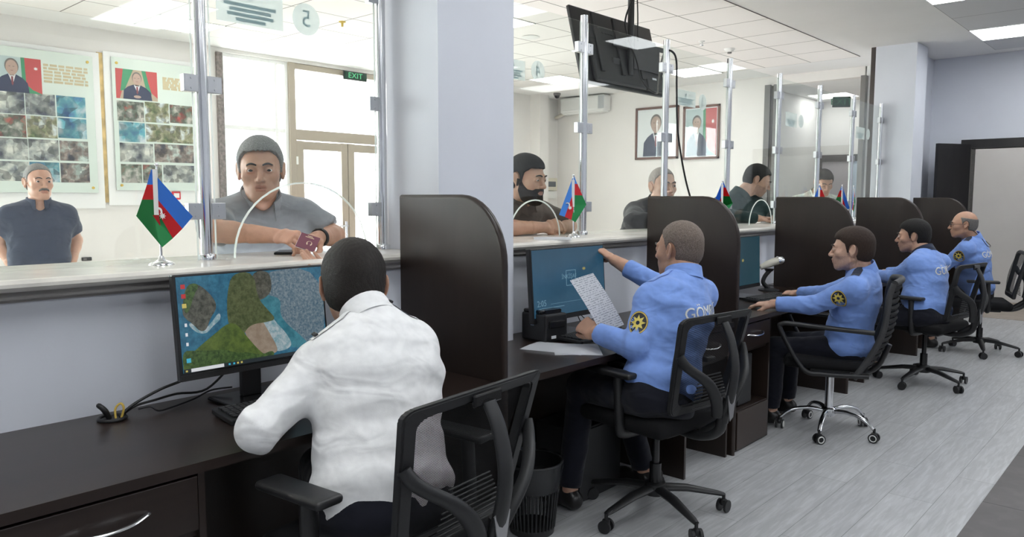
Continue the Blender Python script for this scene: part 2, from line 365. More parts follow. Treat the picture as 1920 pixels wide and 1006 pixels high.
# glazed front: windows and the double exit door
def win(name, y0, y1, z0, z1, m, mull=(), trans=(), fw=.05):
    t = thing(name, None, None, (-8.58, (y0+y1)/2, z0)); t['kind'] = 'structure'; c = (y0+y1)/2
    bm = B()
    for a, b in ((y0, y0+fw), (y1-fw, y1)): boxr(bm, -.04, .05, a-c, b-c, 0, z1-z0)
    for a, b in ((z0, z0+fw), (z1-fw, z1)): boxr(bm, -.037, .047, y0+fw-c-.001, y1-fw-c+.001, a-z0+.0005, b-z0-.0005)
    for y in mull: boxr(bm, -.034, .044, y-.02-c, y+.02-c, .01, z1-z0-.01)
    for z in trans: boxr(bm, -.030, .040, y0-c, y1-c, z-.025-z0, z+.025-z0)
    obj('window_frame', bm, m, t)
    bm = B(); boxr(bm, 0, .008, y0-c, y1-c, 0, z1-z0); obj('pane', bm, M['winglass'], t)
win('window_1', 4.40, 5.28, 0, 3.125, M['white_frame'], (5.12,), (2.28, .9), .045)
win('window_2', 7.02, 7.30, 0, 3.125, M['white_frame'])
win('added_window', -3.0, .55, .7, 3.05, M['white_frame'], (-1.8, -.6), (2.3,))  # unseen window, added to light the hall from the left
wall('trim_4', mat('mottled_grey_post', (.20, .17, .16), .5, noise=.5, nscale=30), (-8.46, -8.56, 4.33, 4.40, 0, 3.11))
t = thing('door_3', None, None, (-8.56, 6.15, 0)); t['kind'] = 'structure'
bm = B()
for y0, y1, z0, z1 in ((-.87, -.78, 0, 3.125), (.78, .87, 0, 3.125)): boxr(bm, -.05, .06, y0, y1, z0, z1, .004)
for z0, z1 in ((3.05, 3.12), (2.18, 2.31)): boxr(bm, -.046, .056, -.785, .785, z0, z1, .004)
obj('door_frame', bm, M['beige_frame'], t)
bm = B(); boxr(bm, 0, .008, -.78, .78, 2.31, 3.05); obj('pane', bm, M['winglass'], t)
for s in (-1, 1):
    y0, y1 = (-.775, -.005) if s < 0 else (.005, .775)
    bm = B()
    for a, b, c_, d_ in ((y0, y0+.10, .02, 2.17), (y1-.10, y1, .02, 2.17), (y0+.095, y1-.095, 2.06, 2.165), (y0+.095, y1-.095, .025, .25)):
        q_ = .003 if a > y0+.05 and b < y1-.05 else 0; boxr(bm, -.03+q_, .05-q_, a, b, c_, d_, .004)
    lf = obj('leaf', bm, M['beige_frame'], t)
    bm = B(); boxr(bm, 0, .008, y0+.1, y1-.1, .25, 2.06); obj('pane', bm, M['winglass'], lf)
    if s < 0:
        bm = B(); box(bm, (.06, -.055, 1.02), (.015, .035, .24), None, .004); box(bm, (.09, -.11, 1.08), (.02, .14, .02), None, .006); cyl(bm, (.055, -.055, 1.08), (.10, -.055, 1.08), .009); cyl(bm, (.055, -.055, .96), (.08, -.055, .96), .012); obj('handle', bm, M['chrome'], lf)
        bm = B(); box(bm, (.055, y0-.002, 1.92), (.02, .03, .1), None, .004); box(bm, (.055, y0-.002, .4), (.02, .03, .1), None, .004); obj('hinge', bm, M['white_plastic'], lf)
# outside
wall('ground_outside', mat('pale_paving', (.80, .78, .75), .9, noise=.1), (-40, -8.7, -20, 30, -.12, -.02))
b = thing('building', 'pale apartment block across the street, seen through the glass doors', 'building', (-26, 12, 0))
bm = B(); boxr(bm, -4, 4, -14, 14, 0, 9); obj('wall', bm, mat('pale_render', (.72, .69, .66), .9, noise=.05), b)
for k in range(9):
    bm = B(); boxr(bm, 3.98, 4.04, -12.6+k*3, -11.2+k*3, 1.2, 2.8); obj('window', bm, mat('distant_window', (.30, .34, .38), .3), b)
# marble counter tops
def counter(name, y0, y1, zt, label):
    t = thing(name, label, 'counter', (-2.75, (y0+y1)/2, 0))
    bm = B(); c = (y0+y1)/2
    prof = [(NX+.0, zt-.032), (NX+.012, zt-.022), (NX+.012, zt-.012), (NX, zt-.002), (NX-.012, zt), (-3.02, zt), (-3.03, zt-.01), (-3.03, zt-.035), (NX-.008, zt-.036)]
    prism(bm, [(a+2.75, b) for a, b in prof], (0, y0-c, 0), (1, 0, 0), (0, 0, 1), -(y1-y0))
    obj('marble_slab', bm, M['stone'], t)
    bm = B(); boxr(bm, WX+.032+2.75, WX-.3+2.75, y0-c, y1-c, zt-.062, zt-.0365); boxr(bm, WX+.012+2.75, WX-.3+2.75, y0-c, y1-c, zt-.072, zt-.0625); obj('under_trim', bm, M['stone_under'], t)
counter('service_counter', -3.1, 2.235, 1.217, 'cream marble service counter left of the square white column')
counter('service_counter', 2.725, 9.36, 1.232, 'long cream marble service counter right of the square white column')
# ceiling panel lamps
def panel(name, x0, x1, y0, y1, m, label, group=None):
    t = thing(name, label, 'ceiling light', ((x0+x1)/2, (y0+y1)/2, CZ-.006), 0, group)
    a, b = (x1-x0)/2, (y1-y0)/2
    bm = B()
    for q in ((-a, -a+.012, -b, b), (a-.012, a, -b, b), (-a, a, -b, -b+.012), (-a, a, b-.012, b)): boxr(bm, *q, -.006, .0)
    obj('rim', bm, M['white_frame'], t)
    bm = B(); boxr(bm, -a+.012, a-.012, -b+.012, b-.012, -.004, .0); obj('diffuser', bm, m, t)
    return t
k = 0
for ix, x0 in enumerate((-1.9, 1.2)):
    for iy in range(6):
        y0 = 9.05-2.07*iy
        lab = {(0, 0): 'square-edged panel light above the far doorway end of the office', (0, 1): 'panel light at the top right edge, next one toward the camera'}.get((ix, iy), 'lit office ceiling panel above or behind the camera, out of frame')
        panel('ceiling_light', x0, x0+.66*2, y0, y0+.67, M['lamp'], lab, 'office ceiling lights out of frame' if (ix or iy > 1) else None)
for x0, y0, lab in ((-5.59, 7.19, 'hall ceiling light seen behind the hanging television'), (-5.59, 9.17, 'hall ceiling light above the left framed portrait'), (-7.38, 8.51, 'hall ceiling light above the wall air conditioner'),
                    (-7.97, 3.23, 'hall ceiling light left of the first steel post'), (-5.59, 5.21, 'hall ceiling light above the service window, out of frame'), (-7.38, 5.87, 'hall ceiling light near the exit doors'), (-5.59, 3.23, 'hall ceiling light in front of the exit doors'),
                    (-7.97, .59, 'hall ceiling light at the far left corner of the photo'), (-4.99, .59, 'hall ceiling light over the left end, out of frame')):
    panel('ceiling_light', x0, x0+.597, y0, y0+.66, M['lamp_hall'], lab)
panel('ceiling_light', -1.9, -.7, 11.3, 11.9, M['lamp_hall'], 'added ceiling panel that brightens the room behind the far doorway')  # unseen panel, added to brighten the wall beyond the doorway
tag(panel('ceiling_light', -4.7, -4.1, 12.05, 12.65, M['lamp_hall'], 'bright ceiling light in the corridor behind the exit sign')).location.z = 3.052
# small ceiling things
bm = B(); lathe(bm, [(.09, 0), (.10, -.004), (.075, -.012), (.0, -.014)], (-5.44, 6.31, CZ-.006)); tag(obj('ceiling_speaker', bm, M['white_plastic'], smooth=40), 'round flat white disc on the hall ceiling left of the television', 'ceiling fitting')
t = thing('sprinkler', 'small sprinkler head on the hall ceiling right of the television', 'sprinkler', (-4.187, 7.725, CZ-.006))
bm = B(); lathe(bm, [(.035, 0), (.03, -.01), (.012, -.014), (.008, -.03), (.0, -.032)], (0, 0, 0)); obj('body', bm, M['white_plastic'], t, smooth=40)
bm = B(); lathe(bm, [(.02, -.045), (.018, -.049)], (0, 0, 0), 12); tube(bm, [(-.012, 0, -.02), (-.016, 0, -.034), (0, 0, -.045)], .003); tube(bm, [(.012, 0, -.02), (.016, 0, -.034), (0, 0, -.045)], .003); obj('deflector', bm, M['chrome'], t)
t = thing('smoke_detector', 'round white smoke detector on the hall ceiling', 'smoke detector', (-4.152, 8.314, CZ-.006))
bm = B(); lathe(bm, [(.06, 0), (.06, -.012), (.045, -.03), (.03, -.04), (0, -.042)], (0, 0, 0)); obj('housing', bm, M['white_plastic'], t, smooth=40)
bm = B(); lathe(bm, [(.024, -.038), (.024, -.055), (0, -.056)], (0, 0, 0)); obj('sensor', bm, M['grey_trim'], t, smooth=40)
t = thing('sprinkler', 'small sprinkler head on the hall ceiling above the man in the grey polo', 'sprinkler', (-6.35, 4.55, CZ-.006))
bm = B(); lathe(bm, [(.035, 0), (.03, -.01), (.012, -.014), (.010, -.05), (.0, -.052)], (0, 0, 0)); obj('body', bm, M['gold'], t, smooth=40)
# ------------------------------------------------------------------ glass screen on the counter
GX = -2.78
post_ys = [(-.45, 'out'), (.45, 'out'), (1.36, 'a'), (2.195, 'b'), (3.71, 1), (4.645, 2), (5.58, 3), (6.515, 4), (7.45, 5), (8.385, 6), (9.315, 7)]
ordn = ['', 'first', 'second', 'third', 'fourth', 'fifth', 'sixth', 'seventh']
for y, k in post_ys:
    zt = 1.217 if y < 2.5 else 1.232
    top = 2.523 if y > 2.5 else 3.1
    lab = {'out': 'steel post of the glass screen beyond the left edge of the photo', 'a': 'large steel post beside the table flag at the leftmost service window', 'b': 'steel post standing against the left face of the square white column'}.get(k)
    if lab is None: lab = '%s steel post of the glass screen counted from the white column to the right' % ordn[k]
    t = thing('glass_screen_post', lab, 'post', (GX, y, zt), 0, 'posts beyond the left edge' if k == 'out' else None)
    bm = B(); cyl(bm, (0, 0, .0), (0, 0, top-zt), .0225, n=24); obj('tube', bm, M['chrome'], t, smooth=40)
    bm = B(); lathe(bm, [(.032, 0), (.032, .018), (.029, .022), (.0235, .024)], (0, 0, 0)); obj('flange', bm, M['chrome'], t, smooth=40)
    for z in (1.40, 1.868, 2.335):
        for s in (-1, 1):
            if k == 'b' and s > 0: continue
            bm = B(); box(bm, (0, s*.045, z-zt), (.030, .055, .062), None, .002)
            for dz in (-.018, .018): cyl(bm, (.012, s*.045, z-zt+dz), (.018, s*.045, z-zt+dz), .004, n=8)
            obj('clamp', bm, M['satin'], t)
def pane(y0, y1, z0, z1, label, arch=None, group=None):
    t = thing('glass_screen', label, 'glass screen', (GX, (y0+y1)/2, z0), 0, group); c = (y0+y1)/2
    z0 += .001
    pts = [(y0-c, 0), (y0-c, z1-z0), (y1-c, z1-z0), (y1-c, 0)]
    a = []
    if arch:
        ac, hw, hh = arch; a = [(ac-c+hw*math.cos(PI*i/24), hh*math.sin(PI*i/24)) for i in range(25)]; pts += a
    bm = B(); prism(bm, pts, (-.004, 0, .001), (0, 1, 0), (0, 0, 1), .008); obj('sheet', bm, M['glass'], t)
    for y in (y0-c, y1-c):
        bm = B(); boxr(bm, -.0045, .0045, y-.0016, y+.0016, 0, z1-z0); obj('polished_edge', bm, M['edge'], t)
    if arch:
        bm = B(); tube(bm, [(0, p, q) for p, q in a], .0042, 6); obj('arch_edge', bm, M['edge'], t)
    return t
pane(-.42, .42, 1.217, 2.9, 'clear glass pane beyond the left edge of the photo', group='panes beyond the left edge')
pane(.48, 1.325, 1.217, 2.9, 'clear glass pane left of the table flag, in front of the standing man')
pane(1.395, 2.16, 1.217, 2.9, 'glass pane with a wide arched opening in front of the man in grey polo', (1.785, .315, .295))
pane(2.76, 3.675, 1.232, 2.485, 'glass pane with a small arch in front of the bearded man', (3.27, .22, .208))
gl = ['glass pane right of the first post, in front of the man in black jacket', 'glass pane carrying the mirrored number 3, third pane from the column', 'glass pane with arch in front of the young man in dark green shirt', 'glass pane carrying the mirrored number 2',
      'glass pane between the fifth and the sixth steel post', 'glass pane next to the far white column']
for i in range(6):
    y0 = 3.71+.935*i
    pane(y0+.035, y0+.90, 1.232, 2.485, gl[i], {1: (y0+.5, .22, .208), 2: (y0+.64, .22, .208), 4: (y0+.5, .22, .208)}.get(i))
# stickers on the glass (they face the hall, so they read mirrored from the office)
def sticker(y0, y1, z0, z1, cyy, cz, r, num, lab):
    t = thing('notice_sticker', {'5': 'large frosted notice sticker at the top of the leftmost service window', '4': 'small frosted notice sticker just right of the white column', '3': 'frosted notice sticker in front of the wall between the framed portraits', '2': 'frosted notice sticker between the fourth and fifth steel posts', '1': 'farthest frosted notice sticker, between the sixth and seventh steel posts'}[lab], 'sticker', (GX-.0045, (y0+y1)/2, z0)); c = (y0+y1)/2
    bm = B(); boxr(bm, -.0015, -.0005, y0-c, y1-c, 0, z1-z0); obj('film', bm, M['sticker'], t)
    bm = B(); h = z1-z0; ww = y1-y0
    prism(bm, star(0, h*.72, h*.15, h*.09, 8), (-.002, 0, 0), (0, 1, 0), (0, 0, 1), -.0005)
    for j, (f, q) in enumerate(((.78, .46), (.62, .34), (.7, .22), (.45, .10))): boxr(bm, -.0025, -.002, -ww*f/2, ww*f/2, h*q-.006*h/.14, h*q+.006*h/.14)
    obj('print', bm, M['stickertxt'], t)
    t = thing('window_number_sticker', 'round frosted sticker showing a mirrored %s' % {'5': 'five, biggest of the round stickers', '4': 'four, in front of the hall ceiling light', '3': 'three, over the right framed portrait', '2': 'two, over the grey corridor wall', '1': 'one, next to the far white column'}[lab], 'sticker', (GX-.0045, cyy, cz))
    bm = B(); prism(bm, ellipse(0, 0, r, r, 32), (-.0005, 0, 0), (0, 1, 0), (0, 0, 1), -.001); obj('film', bm, M['sticker'], t)
    bm = B(); add_text(bm, num, r*1.5, (-.002, 0, 0), (0, -1, 0), (0, 0, 1), .0004); obj('number', bm, M['stickertxt'], t)
sticker(1.43, 1.71, 2.115, 2.27, 1.818, 2.18, .064, '5', '5')
sticker(2.99, 3.186, 2.085, 2.19, 3.295, 2.15, .058, '4', '4')
sticker(4.79, 5.067, 2.105, 2.215, 5.173, 2.155, .058, '3', '3')
sticker(6.68, 6.93, 2.09, 2.215, 7.03, 2.155, .058, '2', '2')
sticker(8.52, 8.80, 2.09, 2.215, 8.915, 2.155, .058, '1', '1')

# ------------------------------------------------------------------ dark dividers and desks
DF = -1.897
div_lab = ['largest dark brown divider panel with rounded corner beside the white-shirted man', 'dark brown divider panel behind the balding officer', 'dark brown divider panel behind the barcode scanner',
           'dark brown divider panel behind the seated officer with brown hair', 'farthest dark brown divider panel, behind the officer with glasses']
for i, y in enumerate((2.045, 3.955, 5.815, 7.68, 9.50)):
    t = thing('desk_divider', div_lab[i], 'divider panel', (-2.2, y, 0), 0)
    pts = [(-2.477, .0), (-1.90, .0), (-1.90, 1.20)]
    pts += [(-2.12+.22*math.cos(a*PI/2/10), 1.20+.25*math.sin(a*PI/2/10)) for a in range(1, 11)]
    pts += [(-2.477, 1.45)]
    bm = B(); prism(bm, [(a+2.2, b) for a, b in pts], (0, 0, 0), (1, 0, 0), (0, 0, 1), -.028); obj('panel', bm, M['wenge_v'], t)
    bm = B(); e = pts[1:14]; tube(bm, [(a+2.2, .014, b) for a, b in e], .0146, 14); obj('edge_band', bm, M['wenge'], t, smooth=40)
def bow(bm, y, z, x, L):
    pts = [(x+.002, y-L/2, z), (x+.012, y-L/2+.01, z+.0), (x+.03, y-L/4, z-.006), (x+.036, y, z-.008), (x+.03, y+L/4, z-.006), (x+.012, y+L/2-.01, z), (x+.002, y+L/2, z)]
    tube(bm, smoothpts(pts, 4), .008, 8, sy=.6)
def desk(y0, y1, cab, lab, notch=None, handle=True):
    t = thing('desk', lab, 'desk', (-2.23, (y0+y1)/2, 0)); c = (y0+y1)/2
    X = lambda x: x+2.23
    Y = lambda y: y-c
    if notch: pts = [(X(-2.563), Y(notch[1])), (X(-2.563), Y(y1)), (X(DF), Y(y1)), (X(DF), Y(y0)), (X(-2.563), Y(y0)), (X(-2.563), Y(notch[0])), (X(-2.448), Y(notch[0])), (X(-2.448), Y(notch[1]))]
    else: pts = [(X(-2.563), Y(y0)), (X(-2.563), Y(y1)), (X(DF), Y(y1)), (X(DF), Y(y0))]
    bm = B(); prism(bm, pts, (0, 0, .737), (1, 0, 0), (0, 1, 0), .028); obj('desktop', bm, M['wenge'], t)
    bm = B(); a, b = cab; e = .018
    for q in ((a, a+e), (b-e, b)): boxr(bm, X(-2.395), X(DF-.012), Y(q[0]), Y(q[1]), 0, .736)
    boxr(bm, X(-2.395), X(DF-.03), Y(a+e), Y(b-e), .56, .575)
    obj('cabinet', bm, M['wenge_v'], t)
    bm = B(); boxr(bm, X(-2.40), X(-2.418), Y(y0+.004), Y(y1-.004), .24, .736); obj('back_panel', bm, M['wenge_v'], t)
    bm = B(); box(bm, (X(DF-.016), Y((a+b)/2), .655), (.018, b-a-2*e-.006, .145), None, .002); dr = obj('drawer', bm, M['wenge'], t)
    if handle:
        bm = B(); bow(bm, Y((a+b)/2), .668, X(DF-.007), min(.2, (b-a)*.42)); obj('handle', bm, M['chrome'], dr, smooth=50)
    return t
desk(-1.1, 2.04, (.405, .905), 'nearest dark brown desk, with the landscape monitor and long drawer')
desk(2.076, 3.95, (3.44, 3.92), 'dark brown desk of the balding officer holding a form', (2.238, 2.722))
desk(3.986, 5.81, (3.99, 4.46), 'dark brown desk of the young officer, with barcode scanner')
desk(5.846, 7.675, (5.85, 6.28), 'dark brown desk hidden behind the third divider panel')
desk(7.712, 9.36, (7.716, 8.12), 'farthest dark brown desk, of the officer with glasses')
# computer tower on its stand, below the drawer of the third desk
t = thing('computer_stand', 'low brown box stand under the third desk', 'stand', (-2.08, 4.226, 0))
bm = B(); boxr(bm, -.16, .172, -.208, .208, .0, .24, .002); obj('box', bm, M['wenge_v'], t)
bm = B(); boxr(bm, .172, .18, -.20, .20, .012, .232, .002); obj('front', bm, mat('brown_stand_front', (.04, .026, .020), .35), t)
t = thing('computer_tower', 'black computer tower standing on the brown box under the third desk', 'computer', (-2.10, 4.20, .24))
bm = B(); boxr(bm, -.16, .15, -.09, .09, 0, .30, .006); obj('case', bm, M['black'], t)
bm = B(); boxr(bm, .15, .158, -.086, .086, .005, .295, .003); obj('front_panel', bm, M['charcoal'], t)
t = thing('footrest_box', 'low black box on the floor under the balding officer\'s desk', 'box', (-2.22, 2.93, 0))
bm = B(); boxr(bm, -.16, .10, -.12, .24, 0, .36, .006); obj('case', bm, M['black'], t)
bm = B(); boxr(bm, .10, .106, -.11, .23, .01, .35, .002); obj('front_panel', bm, M['charcoal'], t)

# ------------------------------------------------------------------ monitors, keyboards, small desk things
def screen_quad(bm, poly, W, H, k, mi=0):     # poly in 0..1 screen units seen from the front (u to the viewer's right)
    prism(bm, [((a-.5)*W, (b-.5)*H) for a, b in poly], (.0005*k, 0, 0), (0, 1, 0), (0, 0, 1), .0004, mi)
def monitor(name, lab, x, y, W, zc, Hh, kind, rz=0, tilt=6):
    t = thing(name, lab, 'monitor', (x, y, .766), rz)
    bm = B(); boxr(bm, -.13, .09, -.12, .12, 0, .012, .004); obj('stand_base', bm, M['black_gloss'], t)
    bm = B(); boxr(bm, -.07, -.045, -.035, .035, .012, zc-.766, .004); obj('stand_neck', bm, M['black'], t)
    R_ = Matrix.Rotation(math.radians(-tilt), 4, 'Y'); T = Matrix.Translation((0, 0, zc-.766)) @ R_
    bm = B(); box(bm, (-.014, 0, 0), (.028, W, Hh), None, .004); box(bm, (-.03, 0, -.01), (.03, W*.6, Hh*.6), None, .01); box(bm, (.0005, 0, -Hh/2+.010), (.003, W-.002, .018)); bm.transform(T); bz = obj('bezel', bm, M['black'], t)
    w_, h_ = W-.018, Hh-.034
    bm = B(); mats = []
    T2 = T @ Matrix.Translation((.0006, 0, .009))
    def add(poly, m, k):
        if kind == 'beach' and len(poly) > 5:
            for _ in range(2): poly = [q for i in range(len(poly)) for q in (tuple(.75*a+.25*b for a, b in zip(poly[i], poly[(i+1) % len(poly)])), tuple(.25*a+.75*b for a, b in zip(poly[i], poly[(i+1) % len(poly)])))]
        if m not in mats: mats.append(m)
        screen_quad(bm, poly, w_, h_, k, mats.index(m))
    full = [(0, 0), (1, 0), (1, 1), (0, 1)]
    S = .55
    if kind == 'beach':
        sea = emis('screen_sea', (.010, .085, .16), S, 0, 40, (.03, .17, .27)); glit = emis('screen_glittering_sea', (.04, .10, .15), S, 0, 120, (.20, .25, .28)); rock = emis('screen_rock', (.025, .03, .02), S, 0, 60, (.11, .11, .09))
        cliff = emis('screen_green_cliff', (.035, .055, .015), S, 0, 70, (.10, .12, .05)); grass = emis('screen_grass', (.04, .075, .012), S, 0, 50, (.10, .15, .025)); bush = emis('screen_bushes', (.015, .04, .008), S, 0, 90, (.07, .13, .03))
        sand = emis('screen_sand', (.24, .18, .13), S, 0, 30, (.32, .26, .20)); foam = emis('screen_foam', (.13, .28, .33), S, 0, 60, (.42, .48, .50)); turq = emis('screen_turquoise', (.02, .13, .18), S, 0, 40, (.05, .22, .28)); wht = emis('screen_white', (.75, .77, .8), S); bar = emis('screen_taskbar', (.012, .02, .025), S); red = emis('screen_red_icon', (.5, .03, .03), S); cyan = emis('screen_cyan_icon', (.05, .45, .65), S); yel = emis('screen_yellow_icon', (.6, .5, .12), S)
        add(full, sea, 0)
        add([(.53, 1), (.55, .7), (.62, .52), (.66, .3), (.78, .08), (1, .05), (1, 1)], glit, 1)
        add([(.53, .74), (.60, .72), (.68, .66), (.66, .5), (.70, .38), (.80, .22), (.86, .1), (.80, .06), (.66, .14), (.58, .3), (.50, .5), (.50, .62)], turq, 2)
        add([(.50, .64), (.57, .58), (.62, .42), (.70, .26), (.74, .10), (.62, .06), (.56, .15), (.52, .36), (.48, .48)], foam, 3)
        add([(.40, .55), (.50, .55), (.54, .42), (.58, .28), (.63, .10), (.60, .05), (.50, .08), (.44, .2), (.40, .36)], sand, 4)
        add([(.02, .62), (.035, .78), (.06, .9), (.10, .93), (.15, .89), (.20, .80), (.235, .70), (.23, .62), (.19, .54), (.16, .42), (.12, .41), (.08, .50), (.04, .56)], rock, 5)
        add([(.03, .72), (.06, .9), (.10, .93), (.14, .90), (.10, .80), (.07, .66), (.04, .60)], bush, 6)
        add([(.05, .50), (.10, .40), (.16, .38), (.20, .45), (.26, .52), (.25, .60), (.20, .50), (.16, .44), (.12, .44), (.07, .52)], foam, 4)
        add([(.48, 1), (.60, 1), (.62, .88), (.61, .74), (.52, .66), (.48, .72)], rock, 5)
        add([(.35, 1), (.50, 1), (.51, .70), (.58, .55), (.63, .44), (.56, .42), (.46, .42), (.41, .36), (.39, .28), (.33, .40), (.30, .45), (.30, .62), (.31, .78)], cliff, 6)
        add([(.0, .0), (.0, .12), (.10, .25), (.20, .36), (.30, .47), (.36, .44), (.42, .28), (.50, .10), (.55, .04), (.55, 0)], grass, 7)
        add([(.0, .0), (.0, .24), (.08, .22), (.16, .20), (.26, .19), (.34, .13), (.42, .12), (.50, .06), (.58, .10), (.60, .05), (.56, 0)], bush, 8)
        add([(0, 0), (1, 0), (1, .042), (0, .042)], bar, 9); add([(.045, .004), (.25, .004), (.25, .040), (.045, .040)], wht, 10)
        for a in (.28, .31, .335, .36): add([(a, .012), (a+.012, .012), (a+.012, .032), (a, .032)], cyan if a < .33 else yel, 10)
        add([(.012, .012), (.024, .012), (.024, .03), (.012, .03)], yel, 10)
        for b_, m_ in ((.90, red), (.80, red), (.70, yel), (.50, wht), (.40, wht), (.30, wht), (.13, cyan)):
            add([(.022, b_-.025), (.048, b_-.025), (.048, b_+.02), (.022, b_+.02)] if m_ is not wht else [(.028, b_-.02), (.042, b_-.02), (.042, b_+.015), (.028, b_+.015)], m_, 10)
    else:
        tone = emis('lock_screen_blue', (.022, .09, .16), S*.8, 0, 3, (.030, .115, .20)) if kind == 'lock' else emis('dark_teal_screen', (.010, .045, .065), S, 0, 3, (.014, .055, .075))
        pale = emis('lock_screen_print', (.14, .27, .36), S); pale2 = emis('lock_screen_amber', (.35, .30, .10), S)
        add(full, tone, 0)
        if kind == 'lock':
            for q in (((.44, .42), (.58, .42), (.58, .43), (.44, .43)), ((.44, .65), (.58, .65), (.58, .66), (.44, .66)), ((.44, .42), (.447, .42), (.447, .66), (.44, .66)), ((.573, .42), (.58, .42), (.58, .66), (.573, .66)), ((.22, .175), (.78, .175), (.78, .18), (.22, .18)), ((.06, .12), (.40, .12), (.40, .13), (.06, .13)), ((.06, .09), (.30, .09), (.30, .1), (.06, .1))): add(q, pale, 1)
            add(star(.70, .66, .03, .015, 8), pale2, 1)
            mats.append(pale) if pale not in mats else None
            add_text(bm, 'İNKİŞAF', .030, (.0012, -.01, .02), (0, 1, 0), (0, 0, 1), .0002, mats.index(pale)); add_text(bm, '2:05', .042, (.0012, -w_*.40, -h_*.30), (0, 1, 0), (0, 0, 1), .0002, mats.index(pale))
        else:
            add(star(.52, .52, .04, .02, 8), pale2, 1)
    bm.transform(T2); obj('screen', bm, mats, bz)
    return t
monitor('monitor', 'monitor showing a green cliff and beach wallpaper, on the nearest desk', -2.34, 1.31, .545, 1.045, .335, 'beach')
monitor('monitor', 'monitor with blue lock screen reading 2:05, in front of the balding officer', -2.35, 3.04, .60, 1.03, .36, 'lock', 0, 4)
monitor('monitor', 'dark teal monitor between the second and third divider panels', -2.36, 5.0, .58, 1.005, .37, 'teal', 0, 2)
def keyboard(lab, x, y, rz, z=.766):
    t = thing('keyboard', lab, 'keyboard', (x, y, z), rz)
    bm = B(); box(bm, (0, 0, .011), (.15, .45, .018), Matrix.Rotation(math.radians(3), 3, 'Y'), .004); obj('base', bm, M['black'], t)
    bm = B()
    for r in range(6):
        xx = -.052+r*.0195
        yy = -.21
        for k_ in range(21):
            wk = .0165
            if k_ in (15, 18): yy += .006
            if r == 5 and 4 <= k_ <= 8:
                if k_ == 4: box(bm, (xx, yy+.045, .023-xx*.05), (.0155, .095, .007), None, .0015, seg=1)
            else: box(bm, (xx, yy+.008, .023-xx*.05), (.0155, wk, .007), None, .0015, seg=1)
            yy += .0193
    obj('keys', bm, M['charcoal'], t); return t
keyboard('black keyboard in front of the landscape monitor', -2.19, 1.33, math.radians(-4))
keyboard('black keyboard under the blue lock screen monitor', -2.22, 3.06, math.radians(6))
keyboard('black keyboard under the young officer\'s hands', -2.16, 5.02, math.radians(-5))
def cable(name, lab, pts, r=.004, m='cord', cat='cable'):
    bm = B(); tube(bm, smoothpts(pts, 6), r, 8); return tag(obj(name, bm, M[m], smooth=60), lab, cat)
# cable grommet and its cables
t = thing('cable_grommet', 'round black cable grommet on the nearest desk beside the wall', 'cable grommet', (-2.47, .885, .766))
bm = B(); tube(bm, [(.038*math.cos(a*PI/12), .038*math.sin(a*PI/12), .004) for a in range(24)], .006, 8, closed=True); lathe(bm, [(.034, .0), (.034, .004), (0, .004)], (0, 0, 0)); obj('ring', bm, M['black'], t, smooth=60)
cable('power_plug_cable', 'coiled black and yellow cable end standing in the desk grommet', [(-2.48, .88, .771), (-2.49, .865, .80), (-2.475, .85, .815), (-2.46, .862, .80), (-2.465, .875, .772)], .008)
cable('wrapped_wire', 'yellow wire loop standing in the desk grommet', [(-2.455, .89, .771), (-2.46, .892, .80), (-2.455, .906, .815), (-2.448, .912, .80), (-2.45, .905, .771)], .0035, 'gold')
cable('monitor_cable', 'upper black cable from the grommet to the landscape monitor', [(-2.465, .905, .771), (-2.47, .95, .80), (-2.46, 1.03, .835), (-2.45, 1.12, .86), (-2.40, 1.25, .93), (-2.385, 1.29, .97)], .0048)
cable('power_cable', 'lower black cable running along the desk to the landscape monitor', [(-2.47, .91, .771), (-2.485, .96, .79), (-2.475, 1.02, .80), (-2.50, 1.10, .80), (-2.49, 1.2, .80), (-2.42, 1.27, .90), (-2.388, 1.30, .96)], .0042)
cable('data_cable', 'short black cable bend lying on the desk behind the keyboard', [(-2.46, .96, .785), (-2.44, .99, .79), (-2.43, 1.01, .775), (-2.45, 1.06, .772), (-2.50, 1.16, .772), (-2.50, 1.22, .79), (-2.45, 1.27, .80)], .003)
cable('keyboard_cable', 'thin black keyboard cable looping beside the lock screen monitor', [(-2.30, 3.16, .774), (-2.40, 3.20, .80), (-2.44, 3.22, .85), (-2.42, 3.28, .80), (-2.36, 3.36, .77)], .0025)
# receipt printer
t = thing('receipt_printer', 'black receipt printer on the desk against the white column', 'printer', (-2.335, 2.83, .766), math.radians(-8))
bm = B(); boxr(bm, -.10, .075, -.072, .072, 0, .135, .01); obj('body', bm, M['black'], t)
bm = B(); box(bm, (-.025, 0, .142), (.13, .138, .018), None, .007); obj('lid', bm, M['black_gloss'], t)
bm = B(); box(bm, (.076, 0, .085), (.012, .10, .035), None, .004); boxr(bm, .045, .052, -.05, .05, .137, .153); obj('paper_slot', bm, M['black_gloss'], t)
bm = B(); boxr(bm, .077, .079, -.035, -.005, .018, .032); obj('label', bm, M['paper'], t)
bm = B(); boxr(bm, -.03, -.005, -.0735, -.072, .075, .12); obj('side_sticker', bm, mat('blue_grey_sticker', (.25, .32, .42), .5), t)
